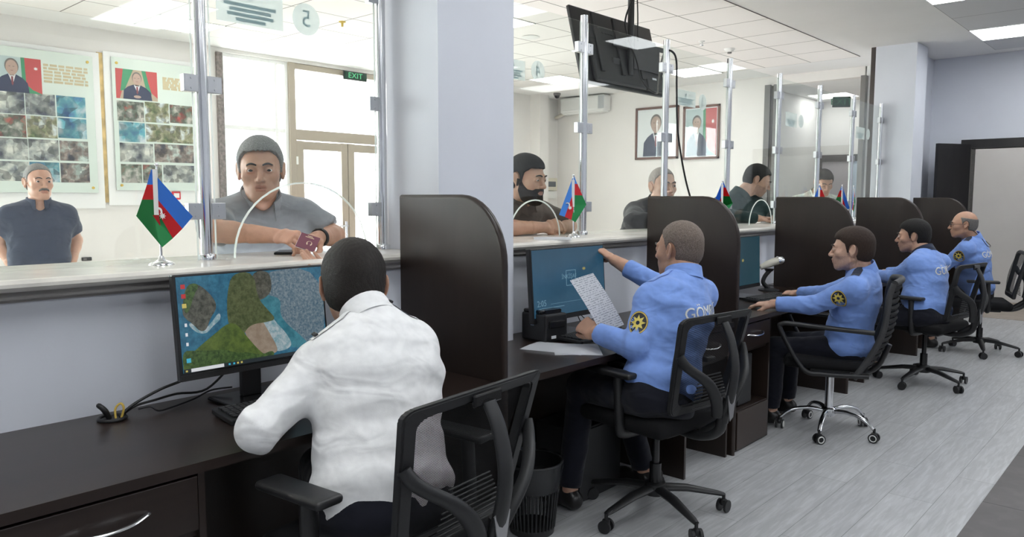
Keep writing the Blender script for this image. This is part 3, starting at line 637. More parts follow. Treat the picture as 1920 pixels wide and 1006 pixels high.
# barcode scanner in its stand
t = thing('barcode_scanner', 'cream handheld barcode scanner resting in its black stand', 'scanner', (-2.37, 5.50, .93), 0)
bm = B(); hd_ = Vector((.742, .671, 0)); up = Vector((0, 0, 1))
tube(bm, [Vector((0, 0, .02))+hd_*-.075+up*-.012, hd_*-.03+up*.03, hd_*.02+up*.05, hd_*.055+up*.058], [.022, .030, .034, .036], 14, sy=.85); obj('handle', bm, mat('cream_plastic', (.62, .60, .52), .4), t, smooth=60)
bm = B(); tube(bm, [hd_*.05+up*.060, hd_*.075+up*.062, hd_*.088+up*.058], [.038, .042, .036], 16, sy=.9); obj('scanner_head', bm, M['chrome'], t, smooth=50)
bm = B(); tube(bm, [hd_*.084+up*.058, hd_*.094+up*.054], [.035, .030], 16, sy=.9); obj('window', bm, M['black_gloss'], t, smooth=50)
t2 = thing('scanner_stand', 'black gooseneck stand holding the barcode scanner', 'stand', (-2.38, 5.50, .766))
bm = B(); lathe(bm, [(.075, 0), (.075, .008), (.03, .018), (0, .018)], (0, 0, 0)); obj('base', bm, M['charcoal'], t2, smooth=40)
bm = B(); tube(bm, smoothpts([(0, 0, .016), (-.03, -.03, .06), (-.02, -.02, .11), (.01, .0, .155)], 5), [.016]*16, 12); lathe(bm, [(.026, .145), (.036, .163), (.03, .163), (.0, .150)], (.0, .0, .0)); obj('neck', bm, M['black'], t2, smooth=60)
cable('scanner_cable', 'thin cable from the barcode scanner to the wall', [(-2.43, 5.45, .94), (-2.47, 5.40, .92), (-2.53, 5.36, .90)], .003)
t = thing('computer_mouse', 'black computer mouse beside the young officer\'s right hand', 'mouse', (-2.12, 5.36, .766))
bm = B(); sphere(bm, (0, 0, .008), .03, 16, sc=(1.7, 1, .75)); bmesh.ops.bisect_plane(bm, geom=bm.verts[:]+bm.edges[:]+bm.faces[:], plane_co=(0, 0, 0), plane_no=(0, 0, -1), clear_outer=True); obj('shell', bm, M['black_gloss'], t, smooth=60)
bm = B(); cyl(bm, (-.03, -.003, .029), (-.03, .003, .029), .006); obj('wheel', bm, M['charcoal'], t)
# wastebasket
t = thing('waste_bin', 'black slatted waste bin with a clear liner beside the nearest chair', 'bin', (-2.10, 2.46, 0))
bm = B(); n = 36; z0, z1 = .0, .31
lathe(bm, [(.0, .0), (.095, .0), (.097, .03), (.094, .03), (.0, .006)], (0, 0, 0), 36)
tube(bm, [(.129*math.cos(a*PI/18), .129*math.sin(a*PI/18), .315) for a in range(36)], .006, 8, closed=True)
for k in range(n):
    a = 2*PI*k/n; ca, sa = math.cos(a), math.sin(a)
    tube(bm, [(.096*ca, .096*sa, .025), (.113*ca, .113*sa, .20)], .0042, 5)
lathe(bm, [(.113, .195), (.128, .315), (.125, .315), (.110, .195)], (0, 0, 0), 36)
obj('basket', bm, M['charcoal'], t, smooth=40)
bm = B(); n_ = 40; rings = []
for z, r in ((.19, .118), (.23, .125), (.29, .133), (.322, .134), (.322, .120), (.25, .112)):
    rings.append([bm.verts.new(((r+.003*math.sin(k*5.1+z*90))*math.cos(2*PI*k/n_), (r+.003*math.sin(k*5.1+z*90))*math.sin(2*PI*k/n_), z+.006*math.sin(k*1.7))) for k in range(n_)])
for i in range(5):
    for k in range(n_): bm.faces.new((rings[i][k], rings[i][(k+1) % n_], rings[i+1][(k+1) % n_], rings[i+1][k]))
obj('liner', bm, glass_mat('bin_liner_film', (.75, .76, .78)), t, smooth=60)

# ------------------------------------------------------------------ table flags
def flag(lab, loc, left, face=(.742, .671), scale=1.0, pole_h=.34):
    """left/right facets drawn in metres right of / above the base"""
    fx, fy = face; t = thing('table_flag', lab, 'flag', loc, math.atan2(fy, fx))
    bm = B(); lathe(bm, [(.042, 0), (.040, .006), (.026, .012), (.012, .018), (.008, .030), (.006, .032)], (0, 0, 0), 28); obj('base', bm, M['chrome'], t, smooth=50)
    bm = B(); cyl(bm, (0, 0, .03), (0, 0, pole_h*.45), .0042, n=10); cyl(bm, (0, 0, pole_h*.4), (-.004, 0, pole_h), .003, n=10); sphere(bm, (-.004, 0, pole_h+.006), .007, 10); obj('pole', bm, M['chrome'], t, smooth=60)
    bm = B(); box(bm, (left['sleeve'][0], -.004, left['sleeve'][1]), (.016, .003, left['sleeve'][2])); sl = obj('sleeve', bm, M['white_plastic'], t)
    bm = B()
    names = ['blue', 'red', 'green', 'white_plastic']
    for mi, y0, poly in left['polys']:
        vs = [bm.verts.new((u, yo, z)) for u, z, yo in poly]
        f = bm.faces.new(vs); f.material_index = mi
    ret = bmesh.ops.solidify(bm, geom=bm.faces[:], thickness=.0012)
    for f in ret['geom']: pass
    cl = obj('cloth', bm, [M[q] for q in names], t)
    bm = B(); cx_, cz_ = left['crest']
    prism(bm, star(cx_, cz_, .0125, .006, 8), (0, -.019, 0), (1, 0, 0), (0, 0, 1), .0008)
    a = [(cx_-.014+.014*math.cos(x), cz_+.016+.014*math.sin(x)) for x in np.linspace(-.2*PI, .75*PI, 10)]; b2 = [(cx_-.014+.010*math.cos(x)-.002, cz_+.016+.010*math.sin(x)-.002) for x in np.linspace(.75*PI, -.2*PI, 10)]
    prism(bm, a+b2, (0, -.019, 0), (1, 0, 0), (0, 0, 1), .0008); obj('crescent_and_star', bm, M['white_plastic'], cl)
    return t
def P5(px, py, yo=0): return ((px-303)/540*1.0, (496-py)/540*1.0, yo)
polys5 = [(0, 0, [P5(300, 330, -.002), P5(372, 405, -.03), P5(350, 428, -.022), P5(301, 373, -.004)]), (1, 0, [P5(301, 373, -.004), P5(350, 428, -.022), P5(330, 446, -.016), P5(303, 402, -.004), P5(303, 404, -.004)][:4]),
          (2, 0, [P5(303, 402, -.004), P5(330, 446, -.016), P5(308, 463, -.010), P5(300, 452, -.006), P5(292, 403, .0)]),
          (0, 0, [P5(289, 318, .006), P5(298, 318, .001), P5(298, 346, .001), P5(279, 346, .010)]), (1, 0, [P5(279, 346, .010), P5(298, 346, .001), P5(298, 374, .001), P5(267, 374, .016)]), (2, 0, [P5(267, 374, .016), P5(298, 374, .001), P5(300, 403, .001), P5(253, 404, .024)]),
          (2, 0, [P5(253, 404, .020), P5(292, 403, .0), P5(300, 452, -.006), P5(308, 463, -.010)]), (1, 0, [P5(290, 403, -.001), P5(303, 403, -.005), P5(306, 424, -.008)])]
flag('large table flag of blue, red and green with star, left of the big steel post', (-2.689, 1.149, 1.2175), {'sleeve': (-.0085, (496-360)/540, .157), 'polys': polys5, 'crest': (.019, .170)})
def P4(px, py, yo=0): return ((px-1075)/318, (441-py)/318, yo)
C4 = lambda a, b: (950+a/5.294, 280+b/5.294)
def Q4(a, b, yo=0): return P4(*C4(a, b), yo)
polys4 = [(0, 0, [Q4(657, 270), Q4(660, 420, -.002), Q4(575, 660, -.02), Q4(520, 642, -.03)]), (1, 0, [Q4(660, 420, -.002), Q4(660, 590, -.003), Q4(640, 690, -.010), Q4(575, 660, -.02)]),
          (0, 0, [Q4(662, 270), Q4(695, 350, .004), Q4(662, 350)]), (1, 0, [Q4(662, 350), Q4(697, 350, .004), Q4(745, 458, .010), Q4(662, 455)]), (2, 0, [Q4(662, 455), Q4(745, 458, .010), Q4(785, 545, .016), Q4(662, 545)]),
          (2, 0, [Q4(662, 545), Q4(785, 545, .016), Q4(680, 712, -.004), Q4(640, 690, -.010), Q4(660, 590, -.003)])]
f4 = flag('table flag beside the first steel post, in front of the bearded man', (-2.64, 3.44, 1.2325), {'sleeve': (-.004, .245, .15), 'polys': polys4, 'crest': (-.022, .165)})
def flag_copy(loc, rz, lab):
    c = copy_tree(f4); c.location = loc; c.rotation_euler = (0, 0, rz); c['label'] = lab; return c
flag_copy((-2.64, 5.24, 1.2325), 0.4, 'table flag beside the third steel post, above the rounded divider corner')
flag_copy((-2.62, 7.10, 1.2325), 0.5, 'table flag in front of the man in white patterned shirt')
flag_copy((-2.60, 7.62, 1.2325), 2.6, 'table flag right of the man in patterned shirt, on the counter')
flag_copy((-2.62, 8.02, 1.2325), 1.4, 'edge-on table flag beside the sixth steel post')

# ------------------------------------------------------------------ papers, passport, phone
def paper_mat():
    m = mat('printed_form_paper', (.84, .85, .89), .7); nt = m.node_tree; n = nt.nodes; p = n['Principled BSDF']
    tc = n.new('ShaderNodeTexCoord'); sp = n.new('ShaderNodeSeparateXYZ'); nt.links.new(tc.outputs['Object'], sp.inputs[0])
    a = n.new('ShaderNodeMath'); a.operation = 'MULTIPLY'; a.inputs[1].default_value = 95; nt.links.new(sp.outputs['Y'], a.inputs[0])
    f = n.new('ShaderNodeMath'); f.operation = 'FRACT'; nt.links.new(a.outputs[0], f.inputs[0])
    g = n.new('ShaderNodeMath'); g.operation = 'LESS_THAN'; g.inputs[1].default_value = .38; nt.links.new(f.outputs[0], g.inputs[0])
    mp = n.new('ShaderNodeMapping'); mp.inputs['Scale'].default_value = (1, .9, 1); nt.links.new(tc.outputs['Object'], mp.inputs[0])
    t = n.new('ShaderNodeTexNoise'); t.inputs['Scale'].default_value = 110; nt.links.new(mp.outputs[0], t.inputs[0])
    h = n.new('ShaderNodeMath'); h.operation = 'GREATER_THAN'; h.inputs[1].default_value = .5; nt.links.new(t.outputs['Fac'], h.inputs[0])
    mu = n.new('ShaderNodeMath'); mu.operation = 'MULTIPLY'; nt.links.new(g.outputs[0], mu.inputs[0]); nt.links.new(h.outputs[0], mu.inputs[1])
    mx = n.new('ShaderNodeMix'); mx.data_type = 'RGBA'; mx.inputs['A'].default_value = (.84, .85, .89, 1); mx.inputs['B'].default_value = (.42, .44, .50, 1)
    nt.links.new(mu.outputs[0], mx.inputs['Factor']); nt.links.new(mx.outputs['Result'], p.inputs['Base Color']); return m
M['form'] = paper_mat()
def sheet(name, lab, cat, o, u, v, w_, h_, m, curl=0, extra=None):
    """sheet with its own axes: o centre, u across, v up"""
    u = Vector(u).normalized(); v = Vector(v); v = (v-u*v.dot(u)).normalized(); n = u.cross(v)
    bm = B(); K = 8; g = []
    for i in range(K+1):
        g.append([bm.verts.new(((a-.5)*w_, (i/K-.5)*h_, curl*(math.sin(PI*i/K)+.4*math.sin(PI*a)))) for a in (0, .33, .67, 1)])
    for i in range(K):
        for j in range(3): bm.faces.new((g[i][j], g[i][j+1], g[i+1][j+1], g[i+1][j]))
    bmesh.ops.solidify(bm, geom=bm.faces[:], thickness=.0006)
    e = tag(obj(name, bm, m, smooth=40), lab, cat)
    e.matrix_world = Matrix(((u.x, v.x, n.x, o[0]), (u.y, v.y, n.y, o[1]), (u.z, v.z, n.z, o[2]), (0, 0, 0, 1)))
    if extra: extra(e, curl)
    return e
def form_marks(e, curl):
    bm = B(); z = curl*1.05+.0012
    tube(bm, [(.003+.031*math.cos(a*PI/12), .002+.016*math.sin(a*PI/12), z) for a in range(24)], .0007, 5, closed=True)
    for y_ in (-.06, -.095): boxr(bm, -.09, .09, y_, y_+.0012, z-curl*.3-.0004, z-curl*.3)
    obj('stamp', bm, M['ink'], e)
sheet('printed_form', 'printed form with a circled stamp held up by the balding officer', 'paper', (-2.06, 2.87, .968), (-.0067, .182, .02), (-.1585, -.032, .234), .19, .285, M['form'], .006, form_marks)
sheet('paper_sheet', 'blank white sheet lying on the desk before the balding officer', 'paper', (-2.14, 2.69, .7705), (.95, .25, 0), (-.25, .95, 0), .30, .21, M['paper'], .003)
sheet('paper_sheet', 'second white sheet lying under the officer\'s elbow on the desk', 'paper', (-2.07, 2.73, .7680), (.75, .66, 0), (-.66, .75, 0), .21, .26, M['paper'], .003)
sheet('document', 'white document lying on the marble counter beside the table flag', 'paper', (-2.60, 3.20, 1.2355), (.75, .66, 0), (-.66, .75, 0), .20, .27, M['paper'], .004)
_P = .86
t = thing('passport', 'maroon passport with gold crescent emblem being handed over the counter', 'passport', (-2.585, 1.672, 1.278))
u = Vector((.62, .66, -.30)).normalized(); v = Vector((-.42, .25, .62)); v = (v-u*v.dot(u)).normalized(); n = u.cross(v); TP = Matrix(((u.x, v.x, n.x, 0), (u.y, v.y, n.y, 0), (u.z, v.z, n.z, 0), (0, 0, 0, 1))) @ Matrix.Scale(_P, 4)
bm = B(); box(bm, (0, 0, 0), (.088, .125*.66, .004), None, .001); bm.transform(TP); obj('cover', bm, mat('maroon_cover', (.16, .035, .06), .45), t)
bm = B(); box(bm, (-.002, -.001, -.003), (.087, .122*.66, .003)); bm.transform(TP); obj('pages', bm, M['paper'], t)
bm = B(); a = ellipse(.008, -.006, .013, .013, 14, -.8*PI+PI/2, .8*PI+PI/2); b2 = ellipse(.008, -.003, .009, .009, 14, .8*PI+PI/2, -.8*PI+PI/2); prism(bm, a+b2, (0, 0, .0022), (1, 0, 0), (0, 1, 0), .0005); boxr(bm, -.02, .02, .024, .027, .0022, .0027); boxr(bm, -.012, .012, .031, .034, .0022, .0027); bm.transform(TP); obj('emblem', bm, mat('pale_gold_print', (.75, .60, .40), .4), t)
t = thing('mobile_phone', 'black mobile phone lying on the counter under the grey polo man\'s hand', 'phone', (-2.86, 1.74, 1.2175), .9)
bm = B(); box(bm, (0, 0, .005), (.075, .15, .009), None, .003); obj('case', bm, M['black'], t)
bm = B(); box(bm, (0, 0, .0102), (.066, .14, .0008)); obj('screen', bm, M['black_gloss'], t)
# ------------------------------------------------------------------ office chairs (front = +Y local)
def caster(parent, x, y, ring=None, a=0):
    bm = B(); c, s = math.cos(a), math.sin(a)
    for q in (-1, 1):
        o = Vector((x-s*q*.012, y+c*q*.012, .029)); e = Vector((x-s*q*.024, y+c*q*.024, .029)); cyl(bm, o, e, .029, n=20)
    cyl(bm, (x, y, .05), (x, y, .085), .008, n=10); box(bm, (x, y, .045), (.035, .022, .03), Matrix.Rotation(a, 3, 'Z'), .008)
    w_ = obj('caster', bm, M['black'], parent, smooth=40)
    if ring:
        bm = B()
        for q in (-1, 1):
            bm = B() if q > 0 else bm; o = Vector((x-s*q*.0245, y+c*q*.0245, .029)); ring_pts = [(o.x+c*.0185*math.cos(k*PI/10), o.y+s*.0185*math.cos(k*PI/10), .029+.0185*math.sin(k*PI/10)) for k in range(20)]
            tube(bm, ring_pts, .0035, 6, closed=True); obj('wheel_ring', bm, ring, w_, smooth=60)
def make_chair_a(lab, group=None):
    t = thing('office_chair', lab, 'chair', (0, 0, 0), 0, group)
    for k in range(5):
        a = PI/2+2*PI*k/5+.3; c, s = math.cos(a), math.sin(a)
        bm = B(); pts = [(c*.03, s*.03, .125), (c*.15, s*.15, .118), (c*.30, s*.30, .088), (c*.325, s*.325, .082)]
        tube(bm, pts, [.030, .027, .019, .014], 8, sy=.62); lg = obj('leg', bm, M['black'], t, smooth=50)
        caster(lg, c*.325, s*.325, None, a+.9+k)
    bm = B(); lathe(bm, [(.05, .095), (.055, .11), (.048, .145), (.035, .15)], (0, 0, 0)); obj('hub', bm, M['black'], t, smooth=50)
    bm = B(); cyl(bm, (0, 0, .10), (0, 0, .24), .028, .027); cyl(bm, (0, 0, .24), (0, 0, .42), .017); obj('gas_column', bm, M['black_gloss'], t, smooth=50)
    bm = B(); box(bm, (0, -.02, .425), (.22, .26, .04), None, .012); tube(bm, [(.10, .0, .43), (.22, .03, .42), (.25, .03, .42)], .006, 8); obj('tilt_mechanism', bm, M['black'], t)
    bm = B(); box(bm, (0, .02, .475), (.50, .49, .075), None, .034, seg=4); obj('seat', bm, M['fabric_black'], t, smooth=60)
    for q in (-1, 1):
        bm = B(); tube(bm, smoothpts([(q*.12, -.02, .43), (q*.25, -.02, .435), (q*.275, -.02, .48), (q*.275, -.01, .69)], 4), .019, 10, sy=1.3); box(bm, (q*.275, .03, .700), (.075, .26, .026), None, .011, seg=3); obj('armrest', bm, M['black'], t, smooth=50)
    # back frame: tapering rounded rectangle that leans back and curves
    def bk(u, z):      # u across, z height -> point on the curved back
        s = (z-.55)/.42
        return Vector((u, -.245-.10*s-.03*math.sin(PI*min(1, max(0, s)))*-1+.10*(abs(u)/.24)**2*.25, z))
    def outline(k):
        w0, w1 = .205*k, .245*k
        zc, zh = .755, .215
        pts = []
        for cx_, cz_, a0 in ((1, 1, 0), (-1, 1, PI/2), (-1, -1, PI), (1, -1, 1.5*PI)):
            ww = w1 if cz_ > 0 else w0; r = .028
            for i in range(5):
                an = a0+PI/2*i/4; pts.append(((ww-r)*cx_+r*math.cos(an), zc+(zh*k-r)*cz_+r*math.sin(an)))
        return pts
    fp = []
    for u, z in outline(1.0): fp.append(bk(u, z))
    bm = B()
    m_ = len(fp); ring = []
    for i in range(m_):
        u, z = outline(1.0)[i]; ui, zi = outline(.83)[i]
        zi = .755+(zi-.755)*(1.04 if z > .755 else .98)
        P, Q = bk(u, z), bk(ui, zi); o = Vector((0, .018, 0))
        ring.append([bm.verts.new(P+o*.7), bm.verts.new(P-o*.7), bm.verts.new(Q-o), bm.verts.new(Q+o)])
    for i in range(m_):
        A, D = ring[i], ring[(i+1) % m_]
        for k in range(4): bm.faces.new((A[k], A[(k+1) % 4], D[(k+1) % 4], D[k]))
    bmesh.ops.bevel(bm, geom=bm.edges[:], offset=.005, segments=2, affect='EDGES')
    bf = obj('back_frame', bm, M['charcoal'], t, smooth=50)
    bm = B(); grid = []
    for i in range(13):
        z = .56+.385*i/12; ww = .185+.03*(i/12)
        grid.append([bm.verts.new(bk(ww*(j/6-1), z)+Vector((0, .012, 0))) for j in range(13)])
    for i in range(12):
        for j in range(12): bm.faces.new((grid[i][j], grid[i][j+1], grid[i+1][j+1], grid[i+1][j]))
    obj('back_net', bm, M['net'], t, smooth=60)
    bm = B(); box(bm, (0, -.345, .945), (.10, .012, .035), None, .005); obj('top_bracket', bm, M['black_gloss'], bf)
    for q in (-1, 0, 1):
        bm = B()
        if q: pts = [(0+q*.03, -.345, .54), (q*.07, -.365, .62), (q*.13, -.365, .70), (q*.20, -.315, .765), (q*.222, -.29, .81)]
        else: pts = [(0, -.335, .50), (0, -.38, .60), (0, -.405, .74), (0, -.385, .86), (0, -.350, .935)]
        sp_ = smoothpts(pts, 6); tube(bm, sp_, [.026-.008*abs(i/len(sp_)-.3) for i in range(len(sp_))], 12, sy=.62); obj('back_support', bm, M['charcoal'], t, smooth=60)
    bm = B(); prism(bm, [(-.030, .035), (0, .055), (.030, .035), (.012, -.06), (-.010, -.075)], (0, -.392, .60), (1, 0, 0), (0, 0, 1), .003); obj('steel_plate', bm, M['satin'], t)
    bm = B(); tube(bm, smoothpts([(0, -.09, .43), (0, -.24, .425), (0, -.335, .47), (0, -.35, .56)], 6), .030, 12, sy=.7); tube(bm, [(0, -.25, .44), (0, -.36, .52), (0, -.375, .62)], .02, 10); obj('spine_bracket', bm, M['black'], t, smooth=60)
    bm = B()
    for i in range(10): box(bm, (0, -.285+.0-.02*0, .575+.014*i), (.26-.012*i, .006, .006), None, .002, seg=1)
    obj('lumbar_pad', bm, M['black'], t)
    return t
def make_chair_b(lab):
    t = thing('office_chair', lab, 'chair', (0, 0, 0))
    for k in range(5):
        a = PI/2+2*PI*k/5+.2; c, s = math.cos(a), math.sin(a)
        bm = B(); pts = smoothpts([(c*.03, s*.03, .135), (c*.12, s*.12, .145), (c*.22, s*.22, .125), (c*.285, s*.285, .075)], 4)
        tube(bm, pts, [.019-.007*i/len(pts) for i in range(len(pts))], 12, sy=.7); lg = obj('leg', bm, M['chrome'], t, smooth=60)
        caster(lg, c*.288, s*.288, M['white_plastic'], a+1.3+k)
    bm = B(); lathe(bm, [(.038, .11), (.042, .12), (.042, .15), (.03, .158)], (0, 0, 0)); cyl(bm, (0, 0, .10), (0, 0, .40), .025); obj('gas_column', bm, M['chrome'], t, smooth=50)
    bm = B(); box(bm, (0, .0, .405), (.20, .24, .04), None, .012); obj('tilt_mechanism', bm, M['black'], t)
    bm = B(); box(bm, (0, .02, .465), (.48, .47, .065), None, .03, seg=4); obj('seat', bm, M['fabric_black'], t, smooth=60)
    for q in (-1, 1):
        bm = B(); tube(bm, smoothpts([(q*.235, -.22, .42), (q*.255, .02, .415), (q*.262, .14, .44), (q*.265, .27, .66), (q*.265, .265, .700), (q*.265, .20, .705), (q*.262, -.05, .69), (q*.25, -.24, .68)], 6), .018, 10, sy=.8); obj('armrest', bm, M['black'], t, smooth=60)
    def bk(u, z):
        s = (z-.42)/.55
        return Vector((u, -.20-.17*s-.09*math.sin(PI*min(1, s*1.15))*(1 if s < .5 else 1)*.55+.05*(u/.24)**2, z))
    for q in (-1, 1):
        bm = B(); pts = [bk(q*(.235-.03*max(0, (z-.8)/.2)), z) for z in np.linspace(.40, .965, 14)]
        tube(bm, pts, .017, 10, sy=1.1); obj('back_upright', bm, M['rib'], t, smooth=60)
    bm = B(); tube(bm, [bk(.205*x/6, .965-.0+.012*(1-(x/6)**2)) for x in range(-6, 7)], .020, 10, sy=1.0); obj('top_rail', bm, M['rib'], t, smooth=60)
    bm = B()
    zs = np.linspace(.43, .955, 15)
    for i in range(14):
        za, zb = zs[i]+.003, zs[i+1]-(.007 if i % 1 == 0 else 0); g = []
        for z in (za, (za+zb)/2, zb): g.append([bm.verts.new(bk(.225*x/8, z)+Vector((0, -.012+.006*(z == (za+zb)/2)*-1, 0))) for x in range(-8, 9)])
        for a_ in range(2):
            for j in range(16): bm.faces.new((g[a_][j], g[a_][j+1], g[a_+1][j+1], g[a_+1][j]))
    bmesh.ops.solidify(bm, geom=bm.faces[:], thickness=.010); obj('ribbed_back', bm, M['rib'], t, smooth=40)
    bm = B(); tube(bm, smoothpts([(0, -.08, .41), (0, -.20, .40), (0, -.27, .45), tuple(bk(0, .58)+Vector((0, -.03, 0)))], 5), .028, 10, sy=.6); obj('spine_bracket', bm, M['black'], t, smooth=60)
    return t
def place(c, x, y, face, lab, sc=1.0):
    c.location = (x, y, 0); c.rotation_euler = (0, 0, math.atan2(face[1], face[0])-PI/2); c.scale = (sc, sc, sc); c['label'] = lab; return c
chA = make_chair_a('nearest')
G_ = 'black net-back office chairs of the staff'
chA['group'] = G_
place(chA, -1.715, 1.385, (-.994, -.108), 'nearest black net-back office chair, behind the white-shirted man')
place(copy_tree(chA), -1.80, 2.98, (-.985, .13), 'black net-back office chair of the balding officer, with silver plate on the back')
place(copy_tree(chA), -1.56, 6.56, (-.97, .18), 'black net-back office chair of the dark-haired officer behind the chrome chair')
place(copy_tree(chA), -1.50, 8.26, (-.93, -.30), 'farthest black office chair, its back turned away from the officer with glasses')
chA.scale = (1.18, 1.0, .98)
place(make_chair_b(''), -1.66, 4.79, (-.95, -.28), 'black rib-backed office chair on a chrome star base')
# ------------------------------------------------------------------ hall furnishing
def print_mat(name, c1, c2, c3, sc):
    m = mat(name, c1, .4); nt = m.node_tree; n = nt.nodes; p = n['Principled BSDF']
    tc = n.new('ShaderNodeTexCoord'); t = n.new('ShaderNodeTexVoronoi'); t.inputs['Scale'].default_value = sc
    t2 = n.new('ShaderNodeTexNoise'); t2.inputs['Scale'].default_value = sc*.45; t2.inputs['Detail'].default_value = 6
    nt.links.new(tc.outputs['Object'], t.inputs[0]); nt.links.new(tc.outputs['Object'], t2.inputs[0])
    r = n.new('ShaderNodeValToRGB'); e = r.color_ramp.elements; e[0].position = .35; e[0].color = (*c1, 1); e[1].position = .65; e[1].color = (*c3, 1); k = e.new(.5); k.color = (*c2, 1)
    nt.links.new(t2.outputs['Fac'], r.inputs[0])
    sc_ = n.new('ShaderNodeSeparateColor'); nt.links.new(t.outputs['Color'], sc_.inputs[0])
    mr = n.new('ShaderNodeMapRange'); mr.inputs[3].default_value = .45; mr.inputs[4].default_value = 1.35; nt.links.new(sc_.outputs[0], mr.inputs[0])
    v = n.new('ShaderNodeVectorMath'); v.operation = 'SCALE'; nt.links.new(r.outputs[0], v.inputs[0]); nt.links.new(mr.outputs[0], v.inputs['Scale']); nt.links.new(v.outputs[0], p.inputs['Base Color']); return m
PM = [print_mat('photo_crowd', (.05, .06, .08), (.25, .20, .17), (.42, .50, .46), 22), print_mat('photo_hall', (.03, .10, .25), (.10, .30, .35), (.45, .50, .52), 14), print_mat('photo_meeting', (.06, .07, .10), (.30, .32, .30), (.55, .56, .50), 18),
      print_mat('photo_red', (.35, .05, .04), (.12, .16, .12), (.45, .42, .38), 20), print_mat('photo_field', (.12, .16, .07), (.28, .27, .17), (.50, .56, .58), 26)]
PC = {k: mat('print_'+k, c, .5) for k, c in dict(suit=(.035, .045, .09), skin=(.46, .32, .26), hair=(.16, .14, .13), shirt=(.75, .76, .78), tie=(.22, .06, .07), sky=(.45, .55, .55), red=(.50, .08, .08), green=(.06, .28, .14), blue=(.10, .25, .55), tan=(.45, .36, .26), star=(.8, .8, .8), white=(.85, .86, .86)).items()}
def portrait(parent, name, y0, y1, z0, z1, wide, bgc, s=1):
    """generic flat printed portrait on a plane facing +X (picture left = -Y)"""
    W_, H_ = y1-y0, z1-z0; bm = B(); mats = []
    def add(k, poly, lv):
        if PC[k] not in mats: mats.append(PC[k])
        prism(bm, [(min(W_, max(0, a*W_)), min(H_, max(0, b*H_))) for a, b in poly], (.0006*lv, 0, 0), (0, 1, 0), (0, 0, 1), .0005, mats.index(PC[k]))
    add(bgc, [(0, 0), (1, 0), (1, 1), (0, 1)], 0); ax = W_/H_
    if bgc == 'tan':
        add('red', [(0, 0), (.08, 0), (.30, 1), (0, 1)], 1); add('green', [(.10, .25), (.2, .30), (.42, 1), (.18, 1)], 2); add('red', [(.68, 1), (.82, .3), (1, .1), (1, 1)], 1); add('green', [(.62, 1), (.72, .35), (.86, .2), (.78, .6), (.72, 1)], 2); cx_ = .5
    elif bgc == 'white': cx_ = .48
    else:
        add('green', [(.58, 0), (1, 0), (1, 1), (.56, 1)], 1); add('red', [(.66, .25), (.8, .1), (1, .0), (1, 1), (.64, 1)], 2)
        add('star', [(a, b) for a, b in star(.88, .72, .055, .025, 8)], 3); cx_ = .36
    sh = [(cx_-.34, 0), (cx_-.32, .30), (cx_-.22, .42), (cx_-.09, .50), (cx_+.09, .50), (cx_+.22, .42), (cx_+.33, .28), (cx_+.36, 0)]
    add('suit', sh, 4); add('shirt', [(cx_-.08, .50), (cx_+.08, .50), (cx_+.01, .22)], 5); add('tie', [(cx_-.02, .44), (cx_+.02, .44), (cx_+.025, .24), (cx_, .18), (cx_-.02, .24)], 6)
    r = .11 if bgc == 'tan' else .14
    add('skin', [(cx_-.05, .46), (cx_+.05, .46), (cx_+.05, .6), (cx_-.05, .6)], 5)
    add('hair', ellipse(cx_, .73, r*1.06, r*1.35*ax, 20), 6); add('skin', ellipse(cx_, .69, r*.92, r*1.3*ax, 20), 7)
    if bgc == 'tan': add('skin', ellipse(cx_, .10, .09, .05, 12), 6)
    for dx in (-.045, .04): add('hair', [(cx_+dx-.02, .715), (cx_+dx+.02, .715), (cx_+dx+.02, .73), (cx_+dx-.02, .73)], 8)
    add('tie', [(cx_-.03, .605), (cx_+.03, .605), (cx_+.03, .615), (cx_-.03, .615)], 8)
    o = obj(name, bm, mats, parent); return o
def board(lab, y0, y1, z0, z1, cells, port, text, gold):
    t = thing('photo_board', lab, 'notice board', (-8.5, (y0+y1)/2, z0)); c = (y0+y1)/2
    bm = B(); boxr(bm, .001, .03, y0-c-.07, y1-c+.07, -.16, z1-z0+.05, .004); obj('backing', bm, M['white_frame'], t)
    bm = B(); boxr(bm, .045, .052, y0-c, y1-c, 0, z1-z0, .001); obj('acrylic_sheet', bm, mat('pale_green_acrylic', (.66, .74, .68), .12), t)
    for yy, zz in ((y0+.05, .05), (y1-.05, .05), (y0+.05, z1-z0-.06), (y1-.05, z1-z0-.06)):
        bm = B(); cyl(bm, (.03, yy-c, zz), (.060, yy-c, zz), .014, n=14); obj('standoff', bm, M['gold'], t, smooth=40)
    pr = portrait(t, 'portrait_print', port[0], port[1], port[2], port[3], 1, port[4]); pr.location = (.0525, port[0]-c, port[2]-z0)
    for j, (a, b, d, e, mi) in enumerate(cells):
        bm = B(); boxr(bm, .0525, .0535, a-c, b-c, d-z0, e-z0); obj('photo_print', bm, PM[mi], t)
    bm = B(); rnd = random.Random(3)
    a, b, d, e, nl = text
    for i in range(nl):
        zz = e-(e-d)*(i+.5)/nl; x = a
        while x < b-.02:
            wv = rnd.uniform(.03, .09); boxr(bm, .0525, .054, x-c, min(b, x+wv)-c, zz-z0-.011, zz-z0+.011); x += wv+.014
    obj('quotation_text', bm, gold, t)
    return t
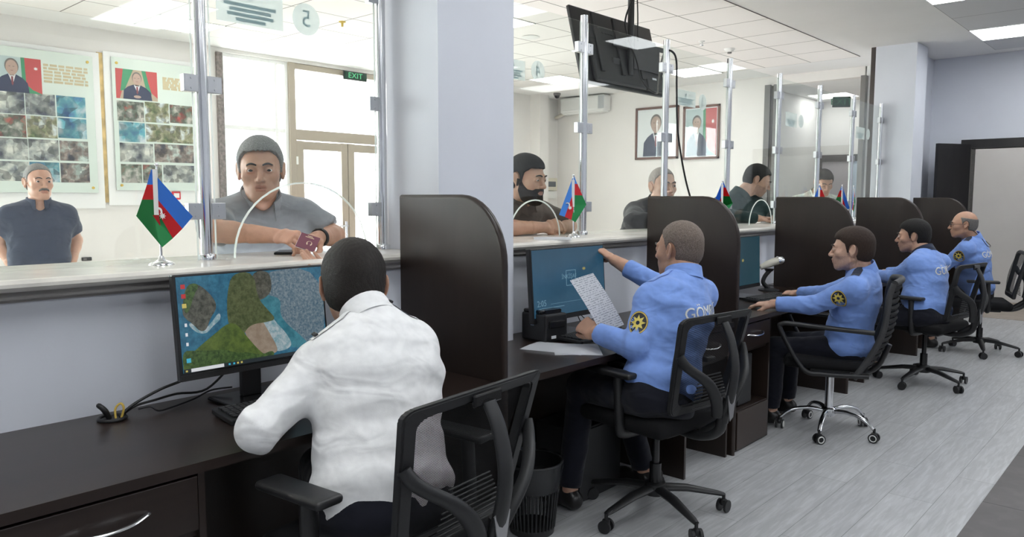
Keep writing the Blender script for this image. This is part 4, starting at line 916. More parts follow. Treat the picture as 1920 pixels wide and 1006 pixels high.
# cells given in metres on the wall: (y0,y1,z0,z1,material)
BOARD_CELLS_1 = [(2.041, 2.373, 2.243, 2.448, 2), (2.381, 2.638, 2.247, 2.453, 2), (2.65, 2.914, 2.249, 2.453, 1), (2.029, 2.376, 2.024, 2.235, 3), (2.384, 2.645, 2.03, 2.237, 4), (2.652, 2.914, 2.04, 2.237, 1), (2.018, 2.381, 1.81, 2.012, 2), (2.387, 2.649, 1.811, 2.014, 2), (2.658, 2.919, 1.816, 2.014, 0), (2.007, 2.38, 1.607, 1.794, 2), (2.386, 2.646, 1.602, 1.795, 1), (2.656, 2.922, 1.601, 1.794, 0)]
BOARD_CELLS_2 = [(3.217, 3.489, 2.251, 2.458, 3), (3.5, 3.753, 2.257, 2.469, 4), (3.764, 4.023, 2.268, 2.463, 3), (3.227, 3.491, 2.036, 2.241, 1), (3.502, 4.027, 2.049, 2.238, 4), (3.226, 3.569, 1.827, 2.024, 2), (3.583, 4.022, 1.835, 2.031, 0), (3.23, 3.441, 1.607, 1.802, 3), (3.452, 3.654, 1.608, 1.803, 3), (3.669, 4.017, 1.618, 1.806, 2)]
GO = mat('muted_gold_letters', (.55, .47, .30), .4)
board('left glass photo board with the man in blue suit, behind the standing man', 1.75, 3.00, 1.50, 2.87, BOARD_CELLS_1, (2.141, 2.531, 2.447, 2.778, 'sky'), (2.55, 2.949, 2.562, 2.751, 6), GO)
board('right glass photo board with the man at a desk between flags', 3.18, 4.12, 1.53, 2.90, BOARD_CELLS_2, (3.215, 3.64, 2.481, 2.788, 'tan'), (3.699, 4.004, 2.617, 2.751, 6), GO)
bm = B(); boxr(bm, -8.498, -8.485, 3.055, 3.12, 1.40, 2.93); tag(obj('gold_banner', bm, mat('ochre_banner', (.58, .42, .18), .6, noise=.35, nscale=9)), 'narrow ochre strip on the wall between the two photo boards', 'banner')
t = thing('fire_call_point', 'red fire alarm call point on the wall behind the big table flag', 'alarm', (-8.5, 3.81, 1.43))
bm = B(); boxr(bm, 0, .04, -.05, .05, 0, .09, .01); obj('housing', bm, M['red'], t)
bm = B(); boxr(bm, .04, .043, -.03, .03, .02, .07); obj('plate', bm, M['white_plastic'], t)
t = thing('wall_socket', 'small dark socket box low on the hall wall beside the standing man', 'socket', (-8.5, 2.867, .805))
bm = B(); boxr(bm, 0, .03, -.045, .045, 0, .035, .004); obj('box', bm, M['charcoal'], t)
bm = B(); boxr(bm, .03, .033, -.035, -.005, .008, .027); obj('plate', bm, M['grey_trim'], t)
def exit_sign(lab, loc, face, wdt, hgt, bright):
    t = thing('exit_sign', lab, 'exit sign', loc, math.atan2(face[1], face[0]))
    bm = B(); boxr(bm, -.015, 0, -wdt/2, wdt/2, -hgt/2, hgt/2, .004); obj('housing', bm, M['brown_trim'], t)
    bm = B(); boxr(bm, 0, .002, -wdt/2+.012, wdt/2-.012, -hgt/2+.012, hgt/2-.012); obj('face', bm, mat('exit_sign_green', (.006, .035, .018), .6, spec=.1), t)
    bm = B(); add_text(bm, 'EXIT', hgt*.86, (.0025, 0, 0), (0, 1, 0), (0, 0, 1), .001, sx=1.15); obj('lettering', bm, emis('exit_sign_letters', (.10, .60, .25), bright), t)
exit_sign('green EXIT sign on the glass above the double doors', (-8.44, 6.24, 3.055), (1, 0), .38, .115, .9)
exit_sign('smaller green EXIT sign hanging in the corridor at the right', (-4.15, 12.0, 2.905), (.55, -.83), .26, .16, .14)
# air conditioner on the far wall, its pipe and a dome camera
t = thing('air_conditioner', 'white wall air conditioner on the far hall wall', 'air conditioner', (-7.83, 10.6, 2.86))
bm = B(); boxr(bm, -.46, .46, -.21, 0, .03, .29, .03); box(bm, (0, -.10, .035), (.86, .17, .05), None, .02); obj('casing', bm, M['white_plastic'], t)
bm = B(); boxr(bm, .34, .455, -.216, -.208, .06, .27, .002); obj('display_panel', bm, mat('light_grey_panel', (.45, .47, .48), .3), t)
bm = B(); box(bm, (-.04, -.205, .06), (.72, .012, .035), Matrix.Rotation(.5, 3, 'X'), .003); obj('louver', bm, M['white_frame'], t)
bm = B(); tube(bm, [(-8.28, 10.5, 2.90), (-8.38, 10.5, 2.87), (-8.47, 10.5, 2.84)], .03, 12); tag(obj('air_conditioner_pipe', bm, mat('cream_pipe_wrap', (.62, .58, .5), .6), smooth=50), 'cream insulated pipe running left from the air conditioner', 'pipe')
t = thing('dome_camera', 'dark dome camera on the ceiling in the far corner', 'camera', (-8.0, 9.95, CZ-.0))
bm = B(); lathe(bm, [(.06, 0), (.06, -.03), (.05, -.04), (0, -.04)], (0, 0, 0)); obj('base', bm, M['grey_trim'], t, smooth=40)
bm = B(); lathe(bm, [(.045, -.03), (.042, -.06), (.025, -.082), (0, -.088)], (0, 0, 0)); obj('dome', bm, M['black_gloss'], t, smooth=60)
t = thing('fuse_box', 'cream fuse box with dark window on the hall wall behind the bearded man', 'fuse box', (-8.5, 10.30, 1.585))
bm = B(); boxr(bm, 0, .08, -.22, .20, 0, .215, .008); obj('casing', bm, mat('cream_casing', (.66, .62, .50), .5), t)
bm = B(); boxr(bm, .08, .084, -.15, .15, .065, .155); obj('window', bm, mat('smoked_window', (.10, .11, .12), .3), t)
bm = B(); boxr(bm, 0, .05, -.22, .20, -.14, -.01, .004); obj('lower_cover', bm, M['white_plastic'], t)
# framed portraits on the far wall
def framed(lab, x0, x1, z0, z1, kind):
    t = thing('framed_portrait', lab, 'picture', ((x0+x1)/2, 10.6, z0)); a = (x1-x0)/2; h = z1-z0
    fm = mat('brown_picture_frame', (.13, .055, .035), .35); bm = B()
    for q in ((-a, -a+.035, 0, h), (a-.035, a, 0, h), (-a, a, 0, .035), (-a, a, h-.035, h)): boxr(bm, q[0], q[1], -.03, -.001, q[2], q[3], .004)
    obj('frame', bm, fm, t)
    bm = B(); boxr(bm, -a+.03, a-.03, -.012, -.004, .03, h-.03); obj('mount', bm, M['paper'], t)
    pr = portrait(t, 'portrait_print', 0, 2*a-.10, 0, h-.10, 1, kind); pr.rotation_euler = (0, 0, -PI/2); pr.location = (-a+.05, -.0125, .05)
    bm = B(); boxr(bm, -a+.033, a-.033, -.022, -.019, .033, h-.033); obj('glazing', bm, glass_mat('picture_glazing', (.98, .99, .99), 1.0), t)
PC['sky2'] = PC['sky']
framed('left framed portrait of a man in a suit on the far hall wall', -6.88, -6.10, 2.07, 2.89, 'white')
framed('right framed portrait on the far hall wall, seen behind the mirrored 3', -6.02, -5.41, 2.045, 2.85, 'sky')
# television hung from the ceiling
t = thing('television', 'black television hanging from the ceiling, seen from behind', 'television', (-3.52, 5.17, 2.60))
Rt = Matrix.Rotation(math.radians(-14), 4, 'Y')
def T_(bm): bm.transform(Rt); return bm
bm = B(); box(bm, (-.022, 0, 0), (.030, 1.13, .60), None, .008); obj('panel', T_(bm), M['black'], t)
bm = B(); box(bm, (-.040, 0, 0), (.004, 1.10, .57)); obj('screen', T_(bm), M['black_gloss'], t)
bm = B(); box(bm, (.012, .06, -.06), (.05, .98, .44), None, .02); box(bm, (.03, .40, -.24), (.03, .28, .10), None, .01)
for k in range(14): box(bm, (.039, -.25+.04*k, .11), (.004, .025, .008))
obj('rear_housing', T_(bm), M['charcoal'], t)
bm = B(); boxr(bm, .037, .040, .36, .42, -.20, -.175); obj('rating_label', T_(bm), M['paper'], t)
t = thing('television_bracket', 'black ceiling pole and bracket holding the television', 'bracket', (-3.44, 5.20, 2.60))
bm = B(); cyl(bm, (0, 0, -.18), (0, 0, .57), .026, n=20); lathe(bm, [(.07, .555), (.07, .57)], (0, 0, 0)); obj('ceiling_pole', bm, M['black'], t, smooth=40)
bm = B()
for q in (-.28, .0, .28):
    box(bm, (-.045, q-.1, .03), (.02, .045, .46), Matrix.Rotation(math.radians(-14), 3, 'Y'), .003)
box(bm, (-.02, .1, .05), (.012, .62, .055), None, .003); box(bm, (-.02, .1, -.09), (.012, .62, .055), None, .003)
obj('mounting_rails', bm, M['charcoal'], t)
bm = B(); pl_ = [(-.06, -.13), (.44, -.13), (.46, -.11), (.46, .17), (.44, .19), (-.06, .19)]
for y0, y1, z0, z1 in ((.05, .40, -.12, .10), (.40, .43, -.12, .10), (.51, .54, -.12, .10), (.43, .51, .06, .10), (.43, .51, -.12, -.09)): boxr(bm, -.005, .004, y0, y1, z0, z1, .002)
obj('side_plate', bm, M['black'], t)
cable('television_cable', 'black cable looping below the television to the glass post', [(-3.40, 5.15, 2.98), (-3.44, 5.12, 2.80), (-3.40, 5.22, 2.55), (-3.40, 5.32, 2.38), (-3.32, 5.40, 2.29), (-3.18, 5.20, 2.33), (-2.95, 4.85, 2.40), (-2.80, 4.66, 2.45), (-2.74, 4.655, 2.44), (-2.735, 4.70, 2.38), (-2.735, 4.71, 2.2), (-2.735, 4.74, 1.9), (-2.74, 4.86, 1.6), (-2.74, 4.98, 1.40), (-2.72, 5.05, 1.24)], .007)
cable('television_lead', 'thin black lead running down the ceiling pole of the television', [(-3.42, 5.24, 3.16), (-3.41, 5.25, 2.9), (-3.44, 5.3, 2.75), (-3.46, 5.36, 2.6)], .005)
# ------------------------------------------------------------------ people: smooth-blended volumes turned into one surface
def smin(a, b, k):
    h = np.clip(.5+.5*(b-a)/k, 0, 1); return b+(a-b)*h-k*h*(1-h)
class Vol:
    def __init__(s, lo, hi, h):
        s.h = h; s.lo = np.array(lo, float); n = np.ceil((np.array(hi)-s.lo)/h).astype(int)+1
        s.n = n; s.D = np.full(n, .5, np.float32); s.ax = [(s.lo[i]+h*np.arange(n[i])).astype(np.float32) for i in range(3)]
    def _sub(s, lo, hi, pad):
        sl = []
        for i in range(3):
            a = max(0, int((lo[i]-pad-s.lo[i])/s.h)); b = min(s.n[i], int((hi[i]+pad-s.lo[i])/s.h)+2)
            if b <= a: return None
            sl.append(slice(a, b))
        return tuple(sl)
    def _grid(s, sl): return s.ax[0][sl[0]][:, None, None], s.ax[1][sl[1]][None, :, None], s.ax[2][sl[2]][None, None, :]
    def apply(s, fn, lo, hi, k, mode='u'):
        sl = s._sub(lo, hi, k+.03)
        if sl is None: return
        d = fn(*s._grid(sl)).astype(np.float32)
        if mode == 'u': s.D[sl] = smin(s.D[sl], d, k)
        else: s.D[sl] = -smin(-s.D[sl], d, k)
    def cone(s, a, b, ra, rb, k=.02, mode='u', flat=False):
        a = np.array(a, float); b = np.array(b, float); d = b-a; L2 = max(1e-9, d@d); L = math.sqrt(L2)
        def fn(x, y, z):
            t = ((x-a[0])*d[0]+(y-a[1])*d[1]+(z-a[2])*d[2])/L2; tc = np.clip(t, 0, 1)
            q = np.sqrt((x-a[0]-tc*d[0])**2+(y-a[1]-tc*d[1])**2+(z-a[2]-tc*d[2])**2)-(ra+(rb-ra)*tc)
            if flat: q = np.maximum(q, (t-1)*L)
            return q
        r = max(ra, rb); s.apply(fn, np.minimum(a, b)-r, np.maximum(a, b)+r, k, mode)
    def ell(s, c, r, R=None, k=.02, mode='u'):
        c = np.array(c, float); r = np.array(r, float)
        def fn(x, y, z):
            X, Y, Z = x-c[0], y-c[1], z-c[2]
            if R is not None: X, Y, Z = (R[0][0]*X+R[1][0]*Y+R[2][0]*Z, R[0][1]*X+R[1][1]*Y+R[2][1]*Z, R[0][2]*X+R[1][2]*Y+R[2][2]*Z)
            k0 = np.sqrt((X/r[0])**2+(Y/r[1])**2+(Z/r[2])**2); k1 = np.sqrt((X/r[0]**2)**2+(Y/r[1]**2)**2+(Z/r[2]**2)**2)+1e-6
            return k0*(k0-1)/k1
        m = r.max(); s.apply(fn, c-m, c+m, k, mode)
    def tubes(s, secs, lat, k=.03):
        """secs: (centre, half width along lat, half depth)"""
        lat = np.array(lat, float); lat /= np.linalg.norm(lat)
        for (a, wa, da), (b, wb, db) in zip(secs[:-1], secs[1:]):
            a = np.array(a, float); b = np.array(b, float); d = b-a; L = np.linalg.norm(d); d /= L; u = lat-d*(lat@d); u /= np.linalg.norm(u); v = np.cross(d, u)
            def fn(x, y, z):
                X, Y, Z = x-a[0], y-a[1], z-a[2]; t = (X*d[0]+Y*d[1]+Z*d[2]); tc = np.clip(t/L, 0, 1); U = X*u[0]+Y*u[1]+Z*u[2]; V = X*v[0]+Y*v[1]+Z*v[2]
                ww = wa+(wb-wa)*tc; dd = da+(db-da)*tc; o = np.maximum(np.maximum(-t, t-L), 0); m = np.minimum(ww, dd)
                q = (np.sqrt((U/ww)**2+(V/dd)**2)-1)*m
                rc = min(.055, .6*min(wa, wb, da, db)); return np.where(o > 0, np.sqrt(np.maximum(q+rc, 0)**2+o**2)-rc, q)
            r = max(wa, wb, da, db); s.apply(fn, np.minimum(a, b)-r, np.maximum(a, b)+r, k)
    def mesh(s):
        D = s.D; D[0] = D[-1] = .1; D[:, 0] = D[:, -1] = .1; D[:, :, 0] = D[:, :, -1] = .1
        D = np.where(D == 0, 1e-6, D); I = D < 0; nx, ny, nz = D.shape
        c = np.zeros((nx-1, ny-1, nz-1), np.int8)
        for a in (0, 1):
            for b in (0, 1):
                for e in (0, 1): c += I[a:nx-1+a, b:ny-1+b, e:nz-1+e]
        cells = np.argwhere((c > 0) & (c < 8)); idx = np.full(c.shape, -1, np.int32); idx[tuple(cells.T)] = np.arange(len(cells))
        P = np.zeros((len(cells), 3)); N = np.zeros(len(cells)); i, j, k = cells.T
        cor = {(a, b, e): D[i+a, j+b, k+e] for a in (0, 1) for b in (0, 1) for e in (0, 1)}
        for p in cor:
            for ax in range(3):
                if p[ax] == 1: continue
                q = list(p); q[ax] = 1; q = tuple(q); d0, d1 = cor[p], cor[q]; m = (d0 < 0) != (d1 < 0)
                t = np.where(m, d0/(d0-d1+1e-12), 0)
                for x in range(3): P[:, x] += np.where(m, (p[x]+(t if x == ax else 0)), 0)
                N += m
        V = s.lo+(cells+P/np.maximum(N, 1)[:, None])*s.h; F = []
        for ax in range(3):
            a1, a2 = (ax+1) % 3, (ax+2) % 3
            sl0 = [slice(1, -1)]*3; sl0[ax] = slice(0, -1); sl1 = list(sl0); sl1[ax] = slice(1, None)
            A, Bq = I[tuple(sl0)], I[tuple(sl1)]; e = np.argwhere(A != Bq); off = np.array([1, 1, 1]); off[ax] = 0; e2 = e+off
            inside = A[tuple(e.T)]
            def cell(d1, d2):
                q = e2.copy(); q[:, a1] -= d1; q[:, a2] -= d2; return idx[tuple(q.T)]
            Q = np.stack([cell(1, 1), cell(0, 1), cell(0, 0), cell(1, 0)], 1); Q[~inside] = Q[~inside][:, ::-1]; F.append(Q)
        F = np.concatenate(F); F = F[(F >= 0).all(1)]; return V, F
def relax(V, F, it=1, lam=.5):
    n = len(V)
    for _ in range(it):
        S = np.zeros_like(V); c = np.zeros(n)
        for a in range(4):
            b = (a+1) % 4; np.add.at(S, F[:, a], V[F[:, b]]); np.add.at(S, F[:, b], V[F[:, a]]); np.add.at(c, F[:, a], 1); np.add.at(c, F[:, b], 1)
        V = V+(S/np.maximum(c, 1)[:, None]-V)*lam
    return V
def vnormals(V, F):
    n = np.cross(V[F[:, 2]]-V[F[:, 0]], V[F[:, 3]]-V[F[:, 1]]); N = np.zeros_like(V)
    for a in range(4): np.add.at(N, F[:, a], n)
    return N/np.maximum(np.linalg.norm(N, axis=1), 1e-9)[:, None]
def to_obj(name, parts, mats, parent):
    """parts: list of (V, F, material index or array)"""
    VV = np.concatenate([p[0] for p in parts]); o = 0; FF = []; MI = []
    for V, F, mi in parts:
        FF.append(F+o); o += len(V); MI.append(np.full(len(F), mi) if np.isscalar(mi) else mi)
    FF = np.concatenate(FF); MI = np.concatenate(MI).astype(np.int32)
    me = bpy.data.meshes.new(name); me.vertices.add(len(VV)); me.vertices.foreach_set('co', VV.astype(np.float32).ravel())
    me.loops.add(len(FF)*4); me.loops.foreach_set('vertex_index', FF.astype(np.int32).ravel()); me.polygons.add(len(FF))
    me.polygons.foreach_set('loop_start', np.arange(0, len(FF)*4, 4, dtype=np.int32)); me.polygons.foreach_set('loop_total', np.full(len(FF), 4, np.int32))
    o_ = link(name, me, mats, parent, True)
    me.polygons.foreach_set('material_index', MI); me.polygons.foreach_set('use_smooth', np.ones(len(FF), bool)); me.update(); me.validate(); return o_
def fbm(P, f, seed=0, oc=2):
    r = np.random.RandomState(seed); o = np.zeros(len(P)); a = 1
    for q in range(oc):
        for _ in range(3):
            d = r.normal(size=3); d /= np.linalg.norm(d); o += a*np.sin(P@d*f*2*PI+r.uniform(0, 6)+1.3*np.sin(P@r.normal(size=3)*f*3))/3
        f *= 1.9; a *= .55
    return o
def unit(v): v = np.array(v, float); return v/np.linalg.norm(v)
def frame3(fwd, up=(0, 0, 1)):
    """columns: right-hand side lateral (X), forward (Y), up (Z)"""
    f = unit(fwd); x = unit(np.cross(f, up)); z = np.cross(x, f); return np.stack([x, f, z], 1)

SKIN = {}
def skin_mats(key, col):
    if key not in SKIN:
        SKIN[key] = [mat(key+'_skin', col, .5, noise=.08, nscale=25, bump=.12, bscale=140, sss=.12), mat(key+'_lips', (col[0]*.84, col[1]*.66, col[2]*.64), .45, sss=.1),
                     mat(key+'_stubble', (col[0]*.76, col[1]*.77, col[2]*.82), .6, noise=.12, nscale=120)]
    return SKIN[key]
EYE = [mat('eye_white', (.72, .70, .68), .2), mat('brown_iris', (.06, .035, .02), .15), mat('pupil', (.004, .004, .004), .1)]

def head_geo(v, hs, face=1.0, nose=1.0, chin=1.0, lids=0):
    S = lambda *a: tuple(x*hs for x in a)
    v.ell(S(0, -.018, .032), S(.075, .096, .086), k=.01)
    v.ell(S(0, .028, -.018), S(.063*face, .062, .088), k=.03*hs)
    v.ell(S(0, .042, -.074), S(.047*face, .044, .036), k=.03*hs)
    v.ell(S(0, .074, -.097*chin), S(.021*face, .018, .017), k=.022*hs)
    for q in (-1, 1):
        v.cone(S(q*.0505*face, .000, -.060), S(q*.022, .066, -.098*chin), .013*hs, .014*hs, k=.025*hs)
        v.ell(S(q*.042*face, .060, -.022), S(.022, .020, .018), k=.025*hs)
        v.ell(S(q*.0325, .098, .004), S(.017, .012, .011), k=.016*hs, mode='s')
        v.cone(S(q*.012, .088, .021), S(q*.042, .078, .022), .009*hs, .007*hs, k=.016*hs)
    v.ell(S(0, .080, -.058), S(.030, .018, .024), k=.022*hs)
    v.cone(S(0, .086, .014), S(0, .108+.006*nose, -.028), .0070*hs, .0108*hs, k=.012*hs)
    for q in (-1, 1): v.ell(S(q*.0125, .100, -.032), S(.0078, .011, .0078), k=.006*hs)
    v.ell(S(0, .104+.006*nose, -.029), S(.0102, .0105, .0096), k=.007*hs)
    v.cone(S(-.019, .091, -.0575), S(0, .0985, -.0555), .0045*hs, .0058*hs, k=.006*hs); v.cone(S(.019, .091, -.0575), S(0, .0985, -.0555), .0045*hs, .0058*hs, k=.006*hs)
    v.cone(S(-.015, .091, -.0680), S(.015, .091, -.0680), .0062*hs, .0062*hs, k=.006*hs); v.ell(S(0, .0965, -.068), S(.012, .0055, .0055), k=.005*hs)
    v.cone(S(-.022, .0985, -.0625), S(.022, .0985, -.0625), .0016*hs, .0016*hs, k=.004*hs, mode='s')
    for q in (-1, 1):
        v.ell(S(q*.0325, .0795, .0030), S(.0175, .0152, .0138), k=.004*hs)
        op = .0050-.0028*lids
        v.cone(S(q*.0205, .0930, .0018-.002*lids), S(q*.0325, .0972, .0035-.004*lids), op*.6*hs, op*hs, k=.002*hs, mode='s'); v.cone(S(q*.0325, .0972, .0035-.004*lids), S(q*.0440, .0890, .0028-.002*lids), op*hs, op*.6*hs, k=.002*hs, mode='s')
        a = q*.45; R_ = [[math.cos(a), -math.sin(a), 0], [math.sin(a), math.cos(a), 0], [0, .18, 1]]
        v.ell(S(q*.0845, -.014, -.002), S(.0062, .0185, .031), R=R_, k=.005*hs)
        v.ell(S(q*.0890, -.012, .000), S(.0045, .0115, .021), R=R_, k=.004*hs, mode='s')
        v.ell(S(q*.0800, -.008, -.030), S(.0065, .009, .011), k=.006*hs)
        v.ell(S(q*.0770, .002, -.012), S(.006, .005, .010), k=.005*hs)

STYLES = {  # front hairline heights sit well above the brow  # y -> lower limit of the hair, thickness, extra front volume, top limit
    'short': dict(y=[-.12, -.07, -.035, -.02, .012, .022, .05, .10], z=[-.070, -.062, -.055, .005, -.012, .040, .074, .080], th=.010, front=.006, top=None),
    'full': dict(y=[-.12, -.07, -.035, -.02, .016, .026, .055, .10], z=[-.074, -.068, -.056, .0, -.018, .034, .060, .066], th=.012, front=.008, top=None),
    'buzz': dict(y=[-.12, -.07, -.035, -.02, .010, .022, .05, .10], z=[-.070, -.062, -.050, .010, -.006, .045, .078, .095], th=.0042, front=0, top=None),
    'fringe': dict(y=[-.12, -.07, -.035, -.02, .010, .020, .05, .10], z=[-.068, -.060, -.050, .008, -.010, .040, .2, .2], th=.005, front=0, top=.062),
    'crew': dict(y=[-.12, -.07, -.035, -.02, .014, .026, .055, .10], z=[-.066, -.058, -.052, .004, -.012, .036, .072, .080], th=.012, front=.004, top=None),
}
def build_head(parent, hd, fwd, tilt, nb, hs, skin, hair, haircol, brow, vox=.0032, stache=None, beard=None, face=1.0, nose=1.0, lids=0, neck_r=.056, stubble=False, eyes=True):
    Rm = frame3(fwd, unit(np.array([0, 0, 1.])+np.array(tilt, float))); hd = np.array(hd, float); T = lambda V: V@Rm.T+hd
    nbl = (np.array(nb)-hd)@Rm
    lo = np.minimum([-.095*hs, -.14*hs, -.13*hs], nbl-.08); hi = np.maximum([.095*hs, .13*hs, .135*hs], nbl+.08)
    v = Vol(lo, hi, vox); head_geo(v, hs, face, nose, 1.0, lids)
    Dh = v.D.copy()
    v.cone((0, -.028*hs, -.045*hs), nbl, neck_r*hs, neck_r*1.12*hs, k=.022)
    v.cone((0, .01*hs, -.065*hs), nbl+np.array([0, .0, 0])*.8, .042*hs, .05*hs, k=.022)
    V, F = v.mesh(); V = relax(V, F, 1, .35)
    c = V[F].mean(1)/hs
    mi = np.zeros(len(F), int)
    lip = (abs(c[:, 0]) < .021-.35*abs(c[:, 2]+.0625)) & (c[:, 2] < -.0515) & (c[:, 2] > -.0745) & (c[:, 1] > .088); mi[lip] = 1
    if stubble: mi[(c[:, 2] < -.035-.6*np.maximum(0, c[:, 1]-.085)) & (c[:, 2] > -.125) & (c[:, 1] > .005) & ~lip & ~((abs(c[:, 0]) < .02) & (c[:, 2] > -.045))] = 2
    head = (T(V), F, mi)
    hm = mat('hair_'+brow, haircol, .6, noise=.4, nscale=240, bump=.6, bscale=420, spec=.3)
    bm_ = mat('eyebrow_'+brow, tuple(min(.035, c*.45) for c in haircol), .7)
    if hair:
        st = STYLES[hair]; g = v._grid((slice(None),)*3); y = (g[1]/hs); z = g[2]/hs; x = g[0]/hs
        th = st['th']+st['front']*np.clip((y-.0)/.08, 0, 1)*np.clip((z-.05)/.04, 0, 1)
        no = (.0007*np.sin(x*310+3*np.sin(z*90))*np.cos(y*260+2*np.sin(x*120)))
        zl = np.interp(np.asarray(y), st['y'], st['z'])
        w2 = Vol(lo, hi, vox); w2.D = np.full(v.D.shape, .5, np.float32); w2.ell((0, -.018*hs, .034*hs), (.0755*hs, .0965*hs, .0865*hs), k=.004); w2.ell((0, -.03*hs, -.02*hs), (.064*hs, .076*hs, .060*hs), k=.03)
        core = w2.D-(th+no)*hs
        ear = np.sqrt(((y+.016)/.024)**2+((z+.004)/.036)**2)-1
        D = np.maximum(core, (zl-z+.0022*np.sin(x*310+2*np.sin(x*90))*(y > .03))*hs)
        D = np.maximum(D, np.where(np.abs(x) > .05, -ear*.02*hs, -1))
        D = np.maximum(D, -(Dh+.006*hs))
        if st['top'] is not None: D = np.maximum(D, (z-st['top']-.02*np.clip(-y/.1, -1, 1)*-1)*hs)
        w2.D = D.astype(np.float32); V, F = w2.mesh(); V = relax(V, F, 1, .4)
        if len(V): to_obj('hair', [(T(V), F, 0)], [hm], parent)
    if beard:
        g = v._grid((slice(None),)*3); y = g[1]/hs; z = g[2]/hs; x = g[0]/hs
        zt = np.interp(np.asarray(y), [-.01, .012, .025, .05, .075, .085, .11], [.0, -.005, -.030, -.050, -.052, -.043, -.040])+0*x
        cut = np.maximum(z-zt, -.004-y)
        D = np.maximum(Dh-(.0030+.012*np.clip((-.075-z)/.04, 0, 1))*hs-.0006*np.sin(x*400)*np.sin(z*380), cut*hs)
        mouth = (np.sqrt((x/.024)**2+((z+.0635)/.0105)**2)-1)*.01*hs; D = np.maximum(D, np.where(y > .07, -mouth, -1)); nos = (np.sqrt((x/.016)**2+((z+.030)/.012)**2)-1)*.01*hs; D = np.maximum(D, np.where(y > .08, -nos, -1))
        w2 = Vol(lo, hi, vox); w2.D = D.astype(np.float32); V, F = w2.mesh(); V = relax(V, F, 1, .4)
        if len(V): to_obj('beard', [(T(V), F, 0)], [mat('beard_'+brow, (.035, .028, .024), .8, noise=.5, nscale=300, bump=.6, bscale=500, spec=.1)], parent)
    S3 = lambda *a: Vector(T(np.array([a])*hs)[0])
    if eyes:
        for q in (-1, 1):
            b = bmesh.new(); bmesh.ops.create_uvsphere(b, u_segments=20, v_segments=14, radius=.0133*hs)
            g_ = Vector((0, 1, -lids*.6)).normalized()
            for f in b.faces:
                d = f.calc_center_median().normalized().dot(g_); f.material_index = 2 if d > .955 else (1 if d > .86 else 0)
            for vv in b.verts:
                p = np.array([[q*.0325*hs+vv.co.x, .0805*hs+vv.co.y, .0030*hs+vv.co.z]]); vv.co = Vector(T(p)[0])
            obj('eye', b, EYE, parent, True, 180)
            if lids:
                pass
    for q in (-1, 1):
        b = B(); pts = [S3(q*a, bb, cc) for a, bb, cc in ((.011, .100, .0225), (.022, .100, .0275), (.034, .095, .0285), (.046, .083, .022))]; sp = smoothpts(pts, 3)
        tube(b, sp, [(.0032+.0016*math.sin(PI*min(1, i/len(sp)*1.2)))*hs for i in range(len(sp))], 7, sy=.8); obj('eyebrow', b, bm_, parent, True, 180)
    if stache:
        b = B()
        for q in (-1, 1):
            sp = smoothpts([S3(q*a, bb, cc) for a, bb, cc in ((0, .1035, -.0465), (.012, .102, -.0465), (.024, .094, -.053), (.028, .090, -.060))], 3); tube(b, sp, [(.0092-.0055*(i/len(sp)))*hs for i in range(len(sp))], 8, sy=.9)
        obj('moustache', b, stache, parent, True, 180)
    return head, T, Rm

def hand_geo(wr, d, n, side, hs, curl, spread=.10, thumb=(.5, .3), vox=.0026, elbow=None, fr=.030):
    """wr wrist, d finger direction, n back-of-hand normal, side +1 when the thumb lies on d x n"""
    d = unit(d); n = np.array(n, float); n = unit(n-d*(n@d)); l = np.cross(d, n)*side; Rm = np.stack([d, l, n], 1); wr = np.array(wr, float)
    s = hs; v = Vol((-.10*s, -.085*s, -.085*s), (.20*s, .10*s, .05*s), vox)
    if elbow is not None:
        e = (np.array(elbow)-wr)@Rm; e = e/np.linalg.norm(e)*.085*s; v.cone(e, (0, 0, 0), fr*1.12, fr*.86, k=.015)
    v.tubes([((-.004*s, 0, 0), .026*s, .019*s), ((.035*s, .002*s, 0), .036*s, .0165*s), ((.088*s, 0, .001*s), .041*s, .0125*s)], (0, 1, 0), k=.012)
    v.ell((.028*s, .022*s, -.008*s), (.030*s, .016*s, .014*s), k=.012)
    L = [(.043, .026, .020), (.047, .029, .021), (.044, .027, .021), (.034, .020, .019)]; cu = curl if isinstance(curl[0], (list, tuple)) else [curl]*4
    for i in range(4):
        p = np.array([.085, .0295-.0197*i, .001])*s*np.array([1, 1, 1]); p[0] -= .004*s*abs(i-1)
        a = -spread*(i-1.3); th = 0; r = (.0092, .0094, .0090, .0078)[i]*s
        for j in range(3):
            th += cu[i][j]; dr = np.array([math.cos(th)*math.cos(a), math.sin(-a)*math.cos(th)*-1*-1, -math.sin(th)]); q = p+dr*L[i][j]*s
            v.cone(p, q, r, r*.90, k=.0035); p = q; r *= .90
    p = np.array([.022, .030, -.008])*s; a1, a2 = thumb; dr = unit([math.cos(a1)*math.cos(a2), math.sin(a1), -math.sin(a2)]); q = p+dr*.040*s; v.cone(p, q, .0125*s, .0108*s, k=.008)
    dr2 = unit(dr+np.array([.45, -.35*a1, -.15])); q2 = q+dr2*.031*s; v.cone(q, q2, .0108*s, .0095*s, k=.004); q3 = q2+unit(dr2+np.array([.2, -.15, -.1]))*.022*s; v.cone(q2, q3, .0095*s, .0078*s, k=.003)
    V, F = v.mesh(); V = relax(V, F, 1, .4); return V@Rm.T+wr, F

def ik(a, c, l1, l2, hint):
    a, c, hint = np.array(a, float), np.array(c, float), np.array(hint, float); d = c-a; L = np.linalg.norm(d); 
    if L > (l1+l2)*.995: f = L/((l1+l2)*.995); l1 *= f; l2 *= f
    t = (l1*l1-l2*l2+L*L)/(2*L); h = math.sqrt(max(1e-6, l1*l1-t*t)); u = d/L; hn = hint-u*(hint@u); return a+u*t+unit(hn)*h

